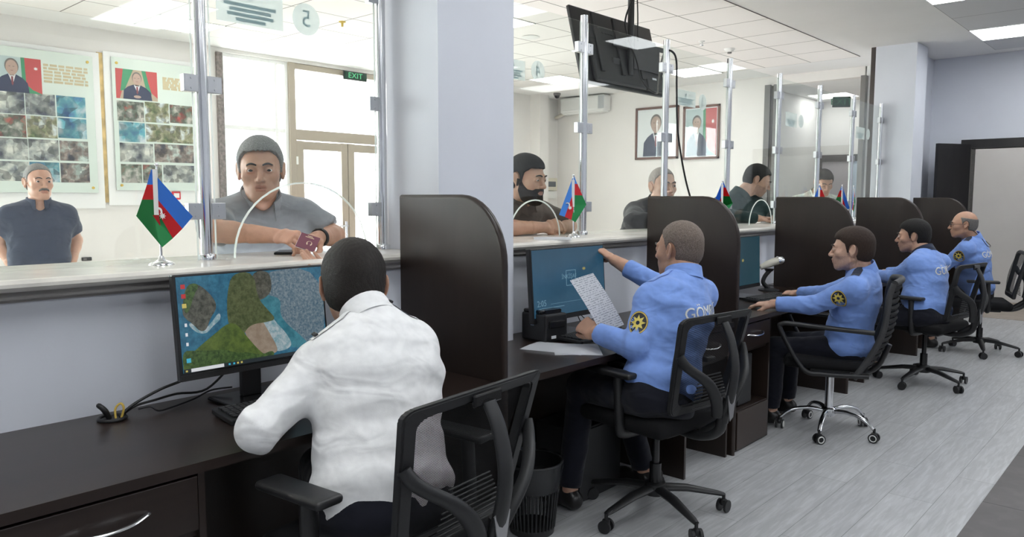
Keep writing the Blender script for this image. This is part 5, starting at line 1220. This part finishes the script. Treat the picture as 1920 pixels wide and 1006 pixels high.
def collar_points(nb, R, rx, ry, a0, a1, n, dz=0, drop=0):
    out = []
    for i in range(n):
        t = a0+(a1-a0)*i/(n-1); out.append(np.array(nb)+R@np.array([rx*math.sin(t), -ry*math.cos(t)*-1*-1, dz-drop*abs(t/PI)**2]))
    return out

def person(name_label, sp):
    s = sp.get('s', 1.05); hs = sp['hs']; P = np.array(sp['pel'], float); N = np.array(sp['neck'], float); face = sp['face']
    seated = sp.get('seated', False); f = unit([face[0], face[1], 0]); left = np.array([-f[1], f[0], 0.])
    shL, shR = np.array(sp['shL'], float), np.array(sp['shR'], float); lat = unit(shL-shR)
    root = thing('person', name_label, 'person', (P[0], P[1], 0))
    SK = skin_mats(sp['skin'][0], sp['skin'][1])
    head, T, Rh = build_head(root, sp['head'], sp['hf'], sp.get('tilt', (0, 0, 0)), N, hs, SK, sp.get('hair'), sp.get('haircol', (.02, .015, .012)), sp['id'], sp.get('hvox', .0034), sp.get('stache'), sp.get('beard'), sp.get('fw', 1.0), sp.get('nose', 1.0), sp.get('lids', 0), sp.get('nr', .056), sp.get('stubble', False))
    ua, fa = .285*s, .255*s
    arms = {}
    for k, sh in (('L', shL), ('R', shR)):
        wr = np.array(sp['wr'+k], float)
        el = np.array(sp['el'+k], float) if 'el'+k in sp else ik(sh, wr, ua, fa, sp.get('hint'+k, (0, 0, -1)))
        arms[k] = (sh, el, wr)
    # body
    belly = sp.get('belly', 0); bx = .0
    allp = np.array([P, N]+[q for a in arms.values() for q in a]+[np.array(sp.get(k, P)) for k in ('knL', 'knR', 'anL', 'anR')])
    lo, hi = allp.min(0)-.2, allp.max(0)+.2; lo[2] = max(lo[2], -.02)
    bv = Vol(lo, hi, sp.get('bvox', .011))
    def torso(v, g, kk=.03):
        fw = np.cross(lat, unit(N-P)); fw = fw if fw@f > 0 else -fw
        up = N-P; c = lambda t, o=0: P+up*t+fw*o*s
        v.tubes([(c(-.10), .155*s+g, .105*s+g), (c(.08), .165*s+g, .118*s+g+belly*.3), (c(.28, .012+belly*.35), .152*s+g+belly*.4, .108*s+g+belly*.7), (c(.52, .010), .158*s+g+belly*.2, .108*s+g+belly*.3), (c(.72, .0), .172*s+g, .108*s+g), (c(.86, -.006), .150*s+g, .085*s+g), (c(.96, -.006), .088*s+g, .064*s+g), (c(1.02, -.002), .060*s+g*.6, .056*s+g*.6)], lat, k=kk)
        for sh in (shL, shR):
            v.cone(N+(sh-N)*.30-up*.03, sh, .056*s+g, .055*s+g, k=.04)
            v.cone(N+up*.035, N+(sh-N)*.55-up*.005, .040*s+g, .046*s+g, k=.04)
        return fw
    fw = torso(bv, -.012); bv.cone(P+(N-P)*.9, N, .055*s, .052*s, k=.03)
    for k, (sh, el, wr) in arms.items():
        bv.cone(sh, el, .048*s, .040*s, k=.02); bv.cone(el, el+(wr-el)*.25, .041*s, .041*s, k=.02); bv.cone(el+(wr-el)*.25, wr, .041*s, .0275*s, k=.015)
    hips = {'L': P+left*.09*s, 'R': P-left*.09*s}
    legs = {}
    for k in 'LR':
        kn = np.array(sp['kn'+k], float) if 'kn'+k in sp else hips[k]+np.array([0, 0, -.42*s])+f*.02; an = np.array(sp['an'+k], float) if 'an'+k in sp else np.array([kn[0], kn[1], .09])
        legs[k] = (hips[k], kn, an); bv.cone(hips[k], kn, .074*s, .050*s, k=.03); bv.cone(kn, an, .049*s, .035*s, k=.02)
        bv.cone(an, an+np.array([0, 0, -.03]), .036*s, .036*s, k=.01)
    V, F = bv.mesh(); V = relax(V, F, 2, .5); parts = [(V, F, 0), head]
    # keep the coarse body from poking out around hands: they are separate fine chunks that start at the wrist
    for k in 'LR':
        if 'hand'+k in sp:
            h = sp['hand'+k]; V, F = hand_geo(arms[k][2], h['d'], h['n'], h['side'], s*sp.get('hands', 1.0), h['curl'], h.get('spread', .08), h.get('thumb', (.6, .3)), elbow=arms[k][1], fr=.0315*s, vox=sp.get('handvox', .0028)); parts.append((V, F, 0))
    to_obj('body', parts, SK, root)
    # shirt
    g = sp.get('g', .014); v = Vol(lo, hi, sp.get('svox', .0085)); 
    slv = sp.get('sleeve', 1.0)
    torso(v, g, .035)
    hem = sp.get('hem', None)
    for k, (sh, el, wr) in arms.items():
        if slv >= 1:
            e2 = el+(wr-el)*sp.get('cuff'+k, .90); v.cone(sh, el, .058*s+g*.6, .044*s+g*.6, k=.03); v.cone(el, e2, .044*s+g*.6, .034*s+g*.8, k=.02, flat=True)
        else:
            e2 = sh+(el-sh)*slv; v.cone(sh, e2, .058*s+g*.8, .056*s+g*.9, k=.03, flat=True)
    if sp.get('vneck'):
        cfv = unit(sp.get('cf', sp['hf'])); upv = unit(N-P); v.cone(N+cfv*.075*s+upv*.03, N+cfv*.155*s-upv*.10, .040*s, .008, k=.01, mode='s'); v.cone(N+cfv*.085*s+upv*.02, N+cfv*.17*s-upv*.05, .040*s, .03*s, k=.01, mode='s')
    # wrinkles follow
    V, F = v.mesh(); V = relax(V, F, 1, .5); n = vnormals(V, F)
    amp = sp.get('wr', .0045); fr = sp.get('wf', 3.6); Z = V@np.array([[1, .25, .3], [-.2, 1, .35], [.5, -.4, 1.25]])
    wv = fbm(Z, fr, sp.get('seed', 3)); ridge = (1-np.minimum(1, np.abs(wv)*1.5))**1.5*1.6-.5
    # drape folds gather at elbows, armpits and waist
    wgt = np.full(len(V), .35)
    for q in [a[1] for a in arms.values()]+[P+(N-P)*.22, shL+(P-shL)*.28, shR+(P-shR)*.28]: wgt += .9*np.exp(-((V-q)**2).sum(1)/(.10**2))
    V = V+n*(amp*np.clip(ridge, -1, 1)*np.minimum(1.0, wgt))[:, None]
    # hem: cut the shirt below the belt
    up = unit(N-P); hz = (V-P)@up; cutz = sp.get('cut', -.02)
    keep = (hz[F] > cutz).any(1)
    arm_keep = np.zeros(len(V), bool)
    for k, (sh, el, wr) in arms.items():
        for a_, b_ in (((sh, el), (el, wr)) if slv >= 1 else ((sh, sh+(el-sh)*.8),)):
            d = b_-a_; t = np.clip(((V-a_)@d)/(d@d), 0, 1); arm_keep |= np.linalg.norm(V-a_-t[:, None]*d, axis=1) < .085*s
    keep |= arm_keep[F].all(1)
    low = (hz < cutz) & ~arm_keep; V = V.copy(); V[low] += up*(cutz-hz[low])[:, None]
    so = to_obj('shirt', [(V, F[keep], 0)], [sp['shirt']], root)
    # collar
    Rh_ = Rh; Rn = None
    if sp.get('collar'):
        hdp = np.array(sp['head'], float)+Rh_@np.array([0, -.03*hs, -.05*hs]); ax_ = unit(unit(hdp-N)+np.array([0, 0, .35])); f_ = unit([*sp.get('cf', sp['hf'])[:2], 0]); x_ = unit(np.cross(f_, ax_)); Rn = np.stack([x_, np.cross(ax_, x_), ax_], 1); fwn = Rn[:, 1]
        cr = sp.get('cr', .066)*hs; b = B(); op = sp.get('open', .30); nn = 26; rows = []; ch = sp.get('ch', 1.25)*hs
        Nc = N+ax_*sp.get('cz', .022)
        for t in range(nn):
            a = -PI+op+(2*PI-2*op)*t/(nn-1)   # 0 = back of the neck
            dx, dy = math.sin(a), -math.cos(a); fr_ = (abs(a)/PI)**2; end = max(0, (abs(a)-(PI-op-.35))/.35)
            pr = lambda r, z, o=0: Nc+Rn@np.array([dx*r, dy*r*1.08+.004+o, z])
            rows.append([b.verts.new(x) for x in (pr(cr*1.06, -.005*ch-.020*fr_), pr(cr*1.02, .040*ch-.026*fr_), pr(cr*1.10, .042*ch-.027*fr_), pr(cr*(1.24+.05*end), -.002*ch-.024*fr_-.022*end, .010*end))])
        for t in range(nn-1):
            for j in range(3): b.faces.new((rows[t][j], rows[t+1][j], rows[t+1][j+1], rows[t][j+1]))
        bmesh.ops.recalc_face_normals(b, faces=b.faces[:]); bmesh.ops.solidify(b, geom=b.faces[:], thickness=.0025); obj('collar', b, sp.get('collarmat', sp['shirt']), so, True, 60)
    # trousers
    tv = Vol(np.minimum(lo, P-.3), hi, .011) if True else None
    thin = sp.get('thin', -.014 if sp.get('belt', 1) < 0 else 0); tv.tubes([(P-(N-P)*.10, .16*s+.012+thin, .115*s+.012+thin), (P+(N-P)*sp.get('belt', .12), (.160*s+.010+belly*.2+thin), .115*s+.010+belly*.3+thin)], lat, k=.03)
    for k in 'LR':
        h, kn, an = legs[k]; tv.cone(h, kn, .086*s, .064*s, k=.035); tv.cone(kn, an+np.array([0, 0, .01]), .063*s, .052*s, k=.03, flat=True)
    V, F = tv.mesh(); V = relax(V, F, 1, .5); n = vnormals(V, F); V = V+n*(fbm(V*np.array([1, 1, 1.5]), 5, 8)*.0035)[:, None]
    to_obj('trousers', [(V, F, 0)], [sp['trousers']], root)
    for k in 'LR':
        h, kn, an = legs[k]; sf = unit(sp.get('shoe', (f[0], f[1], 0))); v = Vol(an-np.array([.22, .22, .12]), an+np.array([.22, .22, .06]), .006); R3 = frame3(sf); base = np.array([an[0], an[1], 0])
        A = lambda x, y, z: base+R3@np.array([x, y, z])*s
        v.cone(A(0, -.03, .045), A(0, .13, .035), .036*s, .034*s, k=.02); v.cone(A(0, -.01, .06), A(0, .02, .10), .036*s, .036*s, k=.03); v.cone(A(0, .12, .033), A(0, .17, .030), .036*s, .026*s, k=.02)
        v.apply(lambda x, y, z: z*1.0-.004+0*x+0*y, (an[0]-.2, an[1]-.2, -.1), (an[0]+.2, an[1]+.2, .1), .002, 's') if True else None
        V, F = v.mesh()
        if len(V): to_obj('shoe', [(relax(V, F, 1, .4), F, 0)], [M['shoe']], root)
    return dict(root=root, shirt=so, arms=arms, N=N, P=P, fw=fw, lat=lat, T=T, Rh=Rh, s=s, hs=hs, Rn=Rn)

M['shoe'] = mat('black_shoe_leather', (.012, .011, .011), .3)
M['sh_white'] = cloth_mat('white_shirt_cotton', (.80, .80, .80), .5, 7)
M['sh_blue'] = cloth_mat('uniform_blue_cotton', (.20, .33, .72), .4, 8)
M['navy'] = cloth_mat('navy_uniform_cloth', (.020, .028, .055), .3)
M['trouser'] = cloth_mat('black_navy_trousers', (.008, .009, .016), .3)
M['jeans'] = cloth_mat('faded_jeans', (.16, .22, .30), .3)
M['polo_navy'] = cloth_mat('navy_polo_cotton', (.045, .055, .085), .4)
M['polo_grey'] = cloth_mat('grey_polo_cotton', (.30, .315, .335), .45)
M['brown_tee'] = cloth_mat('brown_cotton', (.14, .115, .10), .4)
M['jacket'] = cloth_mat('black_jacket', (.022, .020, .020), .5)
M['green_shirt'] = cloth_mat('dark_green_cotton', (.022, .045, .045), .4)
M['pattern'] = cloth_mat('white_patterned_cotton', (.62, .66, .60), .4, noise=.35)

def on_surface(o, origin, direction, far=.6):
    from mathutils.bvhtree import BVHTree
    if 'bvh' not in CACHE or CACHE.get('o') is not o:
        me = o.data; CACHE['bvh'] = BVHTree.FromPolygons([v.co for v in me.vertices], [p.vertices for p in me.polygons]); CACHE['o'] = o
    return CACHE['bvh'].ray_cast(Vector(origin), Vector(direction), far)
CACHE = {}
def project_mesh(me, so, origin, u, v, n, off):
    """wrap flat (x,y) mesh onto the cloth, looking along -n"""
    u, v, n = Vector(u), Vector(v), Vector(n)
    for vt in me.vertices:
        o = Vector(origin)+u*vt.co.x+v*vt.co.y; h = on_surface(so, o+n*.35, -n, .9); base = h[0]
        if base is None or (base-o).length > .11: base = CACHE['bvh'].find_nearest(o)[0]
        vt.co = base+n*(off+vt.co.z)
def back_text(p, s_, size, at, n, u=None, m=None):
    """lettering wrapped on the back of the shirt"""
    n = Vector(unit(n)); u = Vector(unit(np.cross([0, 0, 1], n))) if u is None else Vector(u); v = n.cross(u)
    me = text_mesh(s_, size, .0008); bm = bmesh.new(); bm.from_mesh(me); bmesh.ops.triangulate(bm, faces=bm.faces[:]); bmesh.ops.subdivide_edges(bm, edges=[e for e in bm.edges if e.calc_length() > .015], cuts=2); bm.to_mesh(me); bm.free()
    project_mesh(me, p['shirt'], at, u, v, n, .0022); link('back_lettering', me, m or M['white_plastic'], p['shirt'], True)
def badge(p, at, n, r=.042):
    n = Vector(unit(n)); u = Vector(unit(np.cross([0, 0, 1], n))); v = n.cross(u)
    for nm, poly, mm, off in (('sleeve_badge', ellipse(0, 0, r, r*1.12, 26), M['badge'], .002), ('badge_ring', None, M['gold'], .003), ('badge_star', star(0, 0, r*.78, r*.42, 8), M['badge_gold'], .0042), ('badge_centre', ellipse(0, 0, r*.2, r*.2, 12), M['navy'], .0056)):
        b = bmesh.new()
        if poly is None:
            A = [b.verts.new((x, y, 0)) for x, y in ellipse(0, 0, r*.97, r*1.09, 30)]; D = [b.verts.new((x, y, 0)) for x, y in ellipse(0, 0, r*.86, r*.97, 30)]
            for i in range(30): b.faces.new((A[i], A[(i+1) % 30], D[(i+1) % 30], D[i]))
        else:
            c = b.verts.new((0, 0, 0)); A = [b.verts.new((x, y, 0)) for x, y in poly]
            for i in range(len(A)): b.faces.new((c, A[i], A[(i+1) % len(A)]))
            bmesh.ops.subdivide_edges(b, edges=b.edges[:], cuts=2)
        me = bpy.data.meshes.new(nm); b.to_mesh(me); b.free(); project_mesh(me, p['shirt'], at, u, v, n, off)
        o = link(nm, me, mm, p['shirt'] if nm == 'sleeve_badge' else p['_b'], True)
        if nm == 'sleeve_badge': p['_b'] = p['shirt']
M['badge'] = mat('badge_black', (.012, .013, .016), .6); M['badge_gold'] = mat('badge_gold_star', (.62, .50, .10), .5)
def epaulette(p, k, col):
    sh = p['arms'][k][0]; N = p['N']; a = N+(sh-N)*.42; b_ = N+(sh-N)*1.02; n = Vector((0, 0, 1)); u = Vector(unit((b_-a)*np.array([1, 1, 0]))); v = n.cross(u); L = np.linalg.norm(b_-a)
    b = bmesh.new(); g = [[b.verts.new((x*L/8, y*.024*(1 if x > 1 else .6), 0)) for y in (-1, 0, 1)] for x in range(9)]
    for i in range(8):
        for j in range(2): b.faces.new((g[i][j], g[i+1][j], g[i+1][j+1], g[i][j+1]))
    me = bpy.data.meshes.new('epaulette'); b.to_mesh(me); b.free(); project_mesh(me, p['shirt'], a, u, v, n, .004); link('epaulette', me, col, p['shirt'], True)
def band(p, k, t, m, name='wrist_watch', r=None, w_=.012):
    sh, el, wr = p['arms'][k]; c = el+(wr-el)*t; d = unit(wr-el); r = r or (.0275*p['s']+.011*(1-t)*p['s']+.002); a, b_, _ = frame_of(Vector(d)); b = B()
    A = [Vector(c)+(a*math.cos(q)+b_*math.sin(q))*r for q in np.linspace(0, 2*PI, 24, endpoint=False)]
    for s_ in (-1, 1): tube(b, [q+Vector(d)*s_*w_*.3 for q in A], w_*.42, 6, closed=True)
    box(b, tuple(Vector(c)+b_*(r+.003)), (.03, .03, .008), Matrix((tuple(a), tuple(Vector(d)), tuple(b_))).transposed(), .003)
    return obj(name, b, m, p['root'], True, 60)

SKA = ('tan', (.50, .29, .20)); SKB = ('light', (.56, .35, .26)); SKC = ('ruddy', (.52, .29, .20))
rel = [.35, .45, .3]
flat_h = dict(curl=[.25, .35, .25])
# --- staff
p = person('man in white shirt seated at the nearest desk, seen from behind', dict(id='s1', s=1.10, hs=1.16, pel=(-1.67, 1.31, .60), neck=(-1.865, 1.430, 1.055), shL=(-1.915, 1.265, .945), shR=(-1.83, 1.555, .985), face=(-.85, .45), head=(-2.00, 1.458, 1.172), hf=(-.80, .52, -.10),
    elL=(-1.865, 1.035, .822), wrL=(-2.12, 1.25, .81), wrR=(-2.40, 1.705, 1.165), hintR=(-.3, -.2, -1), hair='full', haircol=(.018, .014, .012), skin=SKA, shirt=M['sh_white'], trousers=M['trouser'], g=.016, wr=.0048, wf=3.0, svox=.0065, bvox=.011, hvox=.003, seed=5,
    handR=dict(d=(-.80, -.30, .20), n=(.15, .35, -.90), side=1, curl=[.25, .35, .25], thumb=(.45, .1)), handL=dict(d=(-.6, .5, .0), n=(0, 0, 1), side=-1, curl=rel), cuffR=.80, cuffL=.93, knL=(-2.08, 1.38, .57), knR=(-2.02, 1.62, .57), anL=(-2.16, 1.40, .10), anR=(-2.1, 1.66, .10), collar=True, cr=.062, open=.3, cf=(-.83, .48, 0), cut=-.07, nr=.058, fw=1.0))
for k in 'LR': epaulette(p, k, M['sh_white'])
b = B()
for k in 'LR':
    sh = Vector(p['arms'][k][0]); n_ = Vector(p['N']); q = n_+(sh-n_)*(1.05 if k == 'L' else .42); h = on_surface(p['shirt'], q+Vector((0, 0, .3)), (0, 0, -1))
    d_ = (sh-n_).normalized(); a_, b_, c_ = frame_of(d_); b = B(); box(b, tuple((h[0] or q)+Vector((0, 0, .008))), (.034, .012, .008), Matrix((tuple(a_), tuple(d_), tuple(a_.cross(d_)))).transposed(), .002); obj('epaulette_loop', b, M['black'], p['shirt'], True)
p = person('balding officer in blue uniform shirt reaching to the counter, form in left hand', dict(id='s2', s=1.08, hs=1.08, pel=(-1.72, 2.88, .60), neck=(-1.745, 3.10, 1.065), shL=(-1.80, 2.92, .995), shR=(-1.74, 3.265, .995), face=(-.97, .15), head=(-1.80, 3.148, 1.215), hf=(-.92, .12, -.05),
    elL=(-1.78, 2.76, .815), wrL=(-2.0, 2.785, .845), wrR=(-2.29, 3.34, 1.125), elR=(-2.0, 3.35, 1.0), hair='buzz', haircol=(.19, .15, .125), skin=SKA, shirt=M['sh_blue'], trousers=M['trouser'], wr=.0045, svox=.007, hvox=.0032, seed=11,
    handL=dict(d=(-.85, .10, .30), n=(.3, -.75, .6), side=-1, curl=[.9, 1.1, .7], thumb=(.2, .5)), handR=dict(d=(-.80, -.10, .50), n=(.45, .1, .85), side=1, curl=[[.5, .9, .5], [.8, 1.1, .7], [.95, 1.2, .8], [1.0, 1.2, .8]], thumb=(.15, .75)), cuffR=.72, cuffL=.95,
    knL=(-2.12, 2.84, .57), knR=(-2.10, 3.10, .57), anL=(-2.12, 2.75, .10), anR=(-2.0, 3.2, .10), collar=True, cf=(-.95, .12, 0), cut=-.05, nr=.060))
badge(p, (-1.80, 2.845, .915), (.35, -1, .05)); back_text(p, 'GÖMRÜK', .075, (-1.60, 3.08, .95), (.96, -.05, .10))
for k in 'LR': epaulette(p, k, M['sh_blue'])
p = person('young officer with brown hair in blue uniform shirt seated on the chrome-based chair', dict(id='s3', s=1.05, hs=1.06, pel=(-1.575, 4.83, .54), neck=(-1.49, 4.79, .995), shL=(-1.475, 4.60, .93), shR=(-1.55, 4.97, .935), face=(-.96, -.22), head=(-1.545, 4.735, 1.15), hf=(-.97, -.22, -.05),
    elL=(-1.70, 4.58, .815), wrL=(-1.93, 4.53, .805), elR=(-1.80, 5.05, .83), wrR=(-2.02, 5.16, .805), hair='full', haircol=(.035, .020, .014), skin=SKB, shirt=M['sh_blue'], trousers=M['trouser'], svox=.0075, hvox=.0034, seed=21, stubble=True, nose=.6,
    handL=dict(d=(-.95, -.05, -.10), n=(-.1, -.15, 1), side=-1, curl=[.3, .45, .25], thumb=(.5, .4)), handR=dict(d=(-.95, .1, -.05), n=(0, -.2, 1), side=1, curl=[.45, .8, .4], thumb=(.5, .4)), knL=(-1.98, 4.70, .50), knR=(-1.98, 4.96, .50), anL=(-1.99, 4.70, .10), anR=(-2.02, 5.02, .10), collar=True, cf=(-.96, -.2, 0), cut=-.06, collarmat=M['sh_blue']))
badge(p, (-1.535, 4.575, .87), (-.1, -1, .1)); epaulette(p, 'L', M['navy']); epaulette(p, 'R', M['navy'])
p = person('dark-haired officer in blue uniform shirt leaning on the desk behind the chrome-based chair', dict(id='s4', s=1.08, hs=1.06, pel=(-1.52, 6.46, .56), neck=(-1.60, 6.62, 1.0), shL=(-1.62, 6.43, .94), shR=(-1.54, 6.82, .94), face=(-.96, .10), head=(-1.705, 6.655, 1.155), hf=(-.97, -.15, -.08),
    elL=(-1.79, 6.50, .83), wrL=(-2.02, 6.70, .82), elR=(-1.75, 6.95, .83), wrR=(-2.0, 6.98, .82), hair='full', haircol=(.008, .007, .007), skin=SKA, shirt=M['sh_blue'], trousers=M['trouser'], belly=.03, svox=.009, hvox=.004, seed=31, nose=1.0, stubble=True,
    handL=dict(d=(-.95, .1, 0), n=(0, 0, 1), side=-1, curl=rel), handR=dict(d=(-.95, .1, 0), n=(0, 0, 1), side=1, curl=rel), knL=(-1.96, 6.38, .52), knR=(-1.96, 6.66, .52), anL=(-1.98, 6.38, .10), anR=(-1.98, 6.68, .10), collar=True, cf=(-.95, -.05, 0), cut=-.06, collarmat=M['navy']))
back_text(p, 'GÖMRÜK', .085, (-1.44, 6.62, .90), (.99, -.12, .1))
p = person('officer with glasses and bald crown in blue uniform shirt at the farthest desk', dict(id='s5', s=1.06, hs=1.04, pel=(-1.56, 8.36, .56), neck=(-1.60, 8.29, 1.05), shL=(-1.62, 8.10, .985), shR=(-1.60, 8.50, .985), face=(-.98, -.12), head=(-1.675, 8.215, 1.21), hf=(-.96, -.28, -.05),
    elL=(-1.78, 8.10, .83), wrL=(-2.02, 8.20, .82), elR=(-1.78, 8.55, .83), wrR=(-2.0, 8.52, .82), hair='fringe', haircol=(.17, .16, .15), skin=SKA, shirt=M['sh_blue'], trousers=M['trouser'], belly=.03, svox=.009, hvox=.004, seed=41,
    handL=dict(d=(-.95, .1, 0), n=(0, 0, 1), side=-1, curl=rel), handR=dict(d=(-.95, .1, 0), n=(0, 0, 1), side=1, curl=rel), knL=(-1.98, 8.26, .52), knR=(-1.98, 8.5, .52), anL=(-1.9, 8.2, .10), anR=(-1.98, 8.5, .10), collar=True, cf=(-.96, -.2, 0), cut=-.08))
badge(p, (-1.66, 8.06, .92), (-.1, -1, .1), .045); back_text(p, 'GÖMRÜK', .08, (-1.48, 8.34, .93), (.98, -.1, .1)); epaulette(p, 'L', M['navy'])
T = p['T']; hs_ = p['hs']; b = B(); H3 = lambda *a: Vector(T(np.array([a])*hs_)[0])
for q in (-1, 1):
    tube(b, [H3(q*.034+.021*math.cos(x), .101, .002+.015*math.sin(x)) for x in np.linspace(0, 2*PI, 18, endpoint=False)], .0018, 6, closed=True); tube(b, [H3(q*.055, .100, .006), H3(q*.080, .05, .007), H3(q*.083, -.012, .004), H3(q*.080, -.022, -.01)], .0016, 6)
tube(b, [H3(-.013, .104, .006), H3(.013, .104, .006)], .0018, 6); obj('glasses', b, M['black'], p['root'], True, 60)
b = B(); tube(b, smoothpts([H3(-.080, -.022, -.01), Vector(p['N'])+Vector((.06, -.04, .05)), Vector(p['N'])+Vector((.125, -.02, -.04)), Vector(p['N'])+Vector((.12, .05, -.02)), H3(.080, -.022, -.01)], 6), .003, 6); obj('glasses_cord', b, M['cord'], p['root'], True, 60)
# --- visitors
st_grey = mat('grey_moustache', (.10, .09, .085), .7, noise=.3, nscale=200)
p = person('standing man with moustache in navy polo, hands in pockets, by the photo boards', dict(id='v1', s=.98, hs=.97, pel=(-5.62, 1.61, .95), neck=(-5.62, 1.63, 1.385), shL=(-5.60, 1.775, 1.335), shR=(-5.66, 1.475, 1.335), face=(.96, -.20), head=(-5.59, 1.627, 1.55), hf=(.97, .02, -.02), belly=.018,
    elL=(-5.70, 1.865, 1.16), wrL=(-5.56, 1.78, 1.00), elR=(-5.74, 1.43, 1.15), wrR=(-5.60, 1.47, .98), hair='buzz', haircol=(.22, .21, .20), stache=st_grey, skin=SKC, shirt=M['polo_navy'], trousers=M['jeans'], sleeve=.62, svox=.009, hvox=.004, seed=51, g=.013, belt=.28, thin=-.001,
    handL=dict(d=(.35, -.35, -.85), n=(-.2, .9, -.1), side=1, curl=[.5, .7, .4], thumb=(.3, .3)), handR=dict(d=(.35, .2, -.9), n=(-.2, -.9, 0), side=-1, curl=[.3, .4, .3]), collar=True, cut=.03, open=.35, vneck=True, cf=(.96, -.2, 0)))
b = B(); sphere(b, tuple(Vector(p['N'])+Vector((.105, -.02, -.085))), .005, 8); obj('button', b, M['white_plastic'], p['shirt'], True)
p = person('grey-haired man in grey polo leaning on the counter and handing over a passport', dict(id='v2', s=1.13, hs=1.13, pel=(-3.42, 1.88, .98), neck=(-3.16, 1.80, 1.415), shL=(-3.14, 2.00, 1.365), shR=(-3.20, 1.61, 1.36), face=(.90, -.28), head=(-3.05, 1.745, 1.572), hf=(.84, -.52, -.10), tilt=(.0, -.03, 0), belly=.04,
    elL=(-3.02, 2.10, 1.275), wrL=(-2.87, 1.90, 1.275), elR=(-2.985, 1.50, 1.315), wrR=(-2.79, 1.645, 1.298), hair='crew', haircol=(.27, .265, .26), skin=SKC, shirt=M['polo_grey'], trousers=M['trouser'], sleeve=.80, svox=.0075, hvox=.003, seed=61, g=.018, belt=-.04, stubble=False, fw=1.05,
    handR=dict(d=(.85, .30, -.05), n=(.15, -.45, .85), side=-1, curl=[[.5, .7, .4], [.6, .8, .5], [.7, .9, .5], [.8, .9, .6]], thumb=(.35, .35)), handL=dict(d=(.45, -.85, -.10), n=(.25, .1, .95), side=-1, curl=[.4, .6, .4], thumb=(.5, .4)), collar=True, open=.55, cut=-.10, cr=.070, vneck=True, cf=(.90, -.35, 0)))
band(p, 'L', .84, M['charcoal'], 'wrist_watch', None, .018)
p = person('bearded young man in brown shirt leaning on the counter with clasped hands', dict(id='v3', s=1.13, hs=1.13, pel=(-3.40, 3.55, .98), neck=(-3.10, 3.49, 1.40), shL=(-3.10, 3.70, 1.355), shR=(-3.12, 3.31, 1.35), face=(.97, -.05), head=(-3.00, 3.455, 1.568), hf=(.97, .10, -.16),
    elL=(-3.01, 3.88, 1.275), wrL=(-2.92, 3.69, 1.275), elR=(-2.98, 3.22, 1.28), wrR=(-2.90, 3.50, 1.278), hair='full', haircol=(.012, .010, .009), beard=True, skin=SKA, shirt=M['brown_tee'], trousers=M['trouser'], sleeve=.78, svox=.0085, hvox=.0036, seed=71, belt=-.04, lids=.5,
    handR=dict(d=(.30, .90, .15), n=(.75, -.2, .55), side=1, curl=[.8, .9, .6], thumb=(.3, .4)), handL=dict(d=(.45, -.80, .15), n=(.7, .3, .6), side=-1, curl=[.7, .9, .6], thumb=(.3, .4)), cut=-.10, collar=True, open=.5))
p = person('older man with thin grey hair in black jacket behind the second steel post', dict(id='v4', s=1.13, hs=1.14, pel=(-3.40, 5.15, .98), neck=(-3.15, 5.18, 1.385), shL=(-3.14, 5.38, 1.34), shR=(-3.22, 4.97, 1.335), face=(.93, -.30), head=(-3.05, 5.075, 1.545), hf=(.88, -.45, -.05),
    elL=(-3.02, 5.55, 1.28), wrL=(-2.92, 5.35, 1.275), elR=(-3.06, 4.70, 1.285), wrR=(-2.92, 4.93, 1.275), hair='buzz', haircol=(.38, .34, .31), skin=SKB, shirt=M['jacket'], trousers=M['trouser'], g=.028, svox=.010, hvox=.004, seed=81, belt=-.04, wr=.007,
    handR=dict(d=(.5, .8, 0), n=(0, 0, 1), side=1, curl=rel), handL=dict(d=(.5, -.8, 0), n=(0, 0, 1), side=-1, curl=rel), cut=-.10, collar=True, open=.4))
p = person('young man in dark green shirt looking down at the counter', dict(id='v5', s=1.13, hs=1.12, pel=(-3.40, 6.70, 1.0), neck=(-3.20, 6.66, 1.455), shL=(-3.12, 6.86, 1.40), shR=(-3.27, 6.46, 1.40), face=(.93, .15), head=(-3.075, 6.79, 1.62), hf=(.80, .45, -.42), tilt=(0, 0, 0),
    elL=(-3.03, 7.0, 1.29), wrL=(-2.90, 6.80, 1.275), elR=(-3.10, 6.25, 1.30), wrR=(-2.92, 6.50, 1.275), hair='crew', haircol=(.010, .009, .009), skin=SKB, shirt=M['green_shirt'], trousers=M['trouser'], svox=.010, hvox=.004, seed=91, belt=-.04, lids=.8, stubble=True,
    handR=dict(d=(.5, .8, 0), n=(0, 0, 1), side=1, curl=rel), handL=dict(d=(.5, -.8, 0), n=(0, 0, 1), side=-1, curl=rel), cut=-.10, collar=True, open=.4))
p = person('man in white patterned shirt bending over the counter at the farthest window', dict(id='v6', s=1.10, hs=1.10, pel=(-3.42, 8.72, 1.0), neck=(-3.20, 8.57, 1.47), shL=(-3.02, 8.68, 1.41), shR=(-3.36, 8.44, 1.41), face=(.75, -.62), head=(-3.08, 8.465, 1.625), hf=(.60, -.70, -.42),
    elL=(-2.97, 8.80, 1.30), wrL=(-2.90, 8.58, 1.275), elR=(-3.24, 8.18, 1.33), wrR=(-2.96, 8.30, 1.275), hair='full', haircol=(.03, .028, .026), skin=SKA, shirt=M['pattern'], trousers=M['trouser'], svox=.010, hvox=.0042, seed=101, belt=-.04, lids=.8,
    handR=dict(d=(.8, .4, 0), n=(0, 0, 1), side=1, curl=rel), handL=dict(d=(.5, -.8, 0), n=(0, 0, 1), side=-1, curl=rel), cut=-.10, collar=True, open=.4))
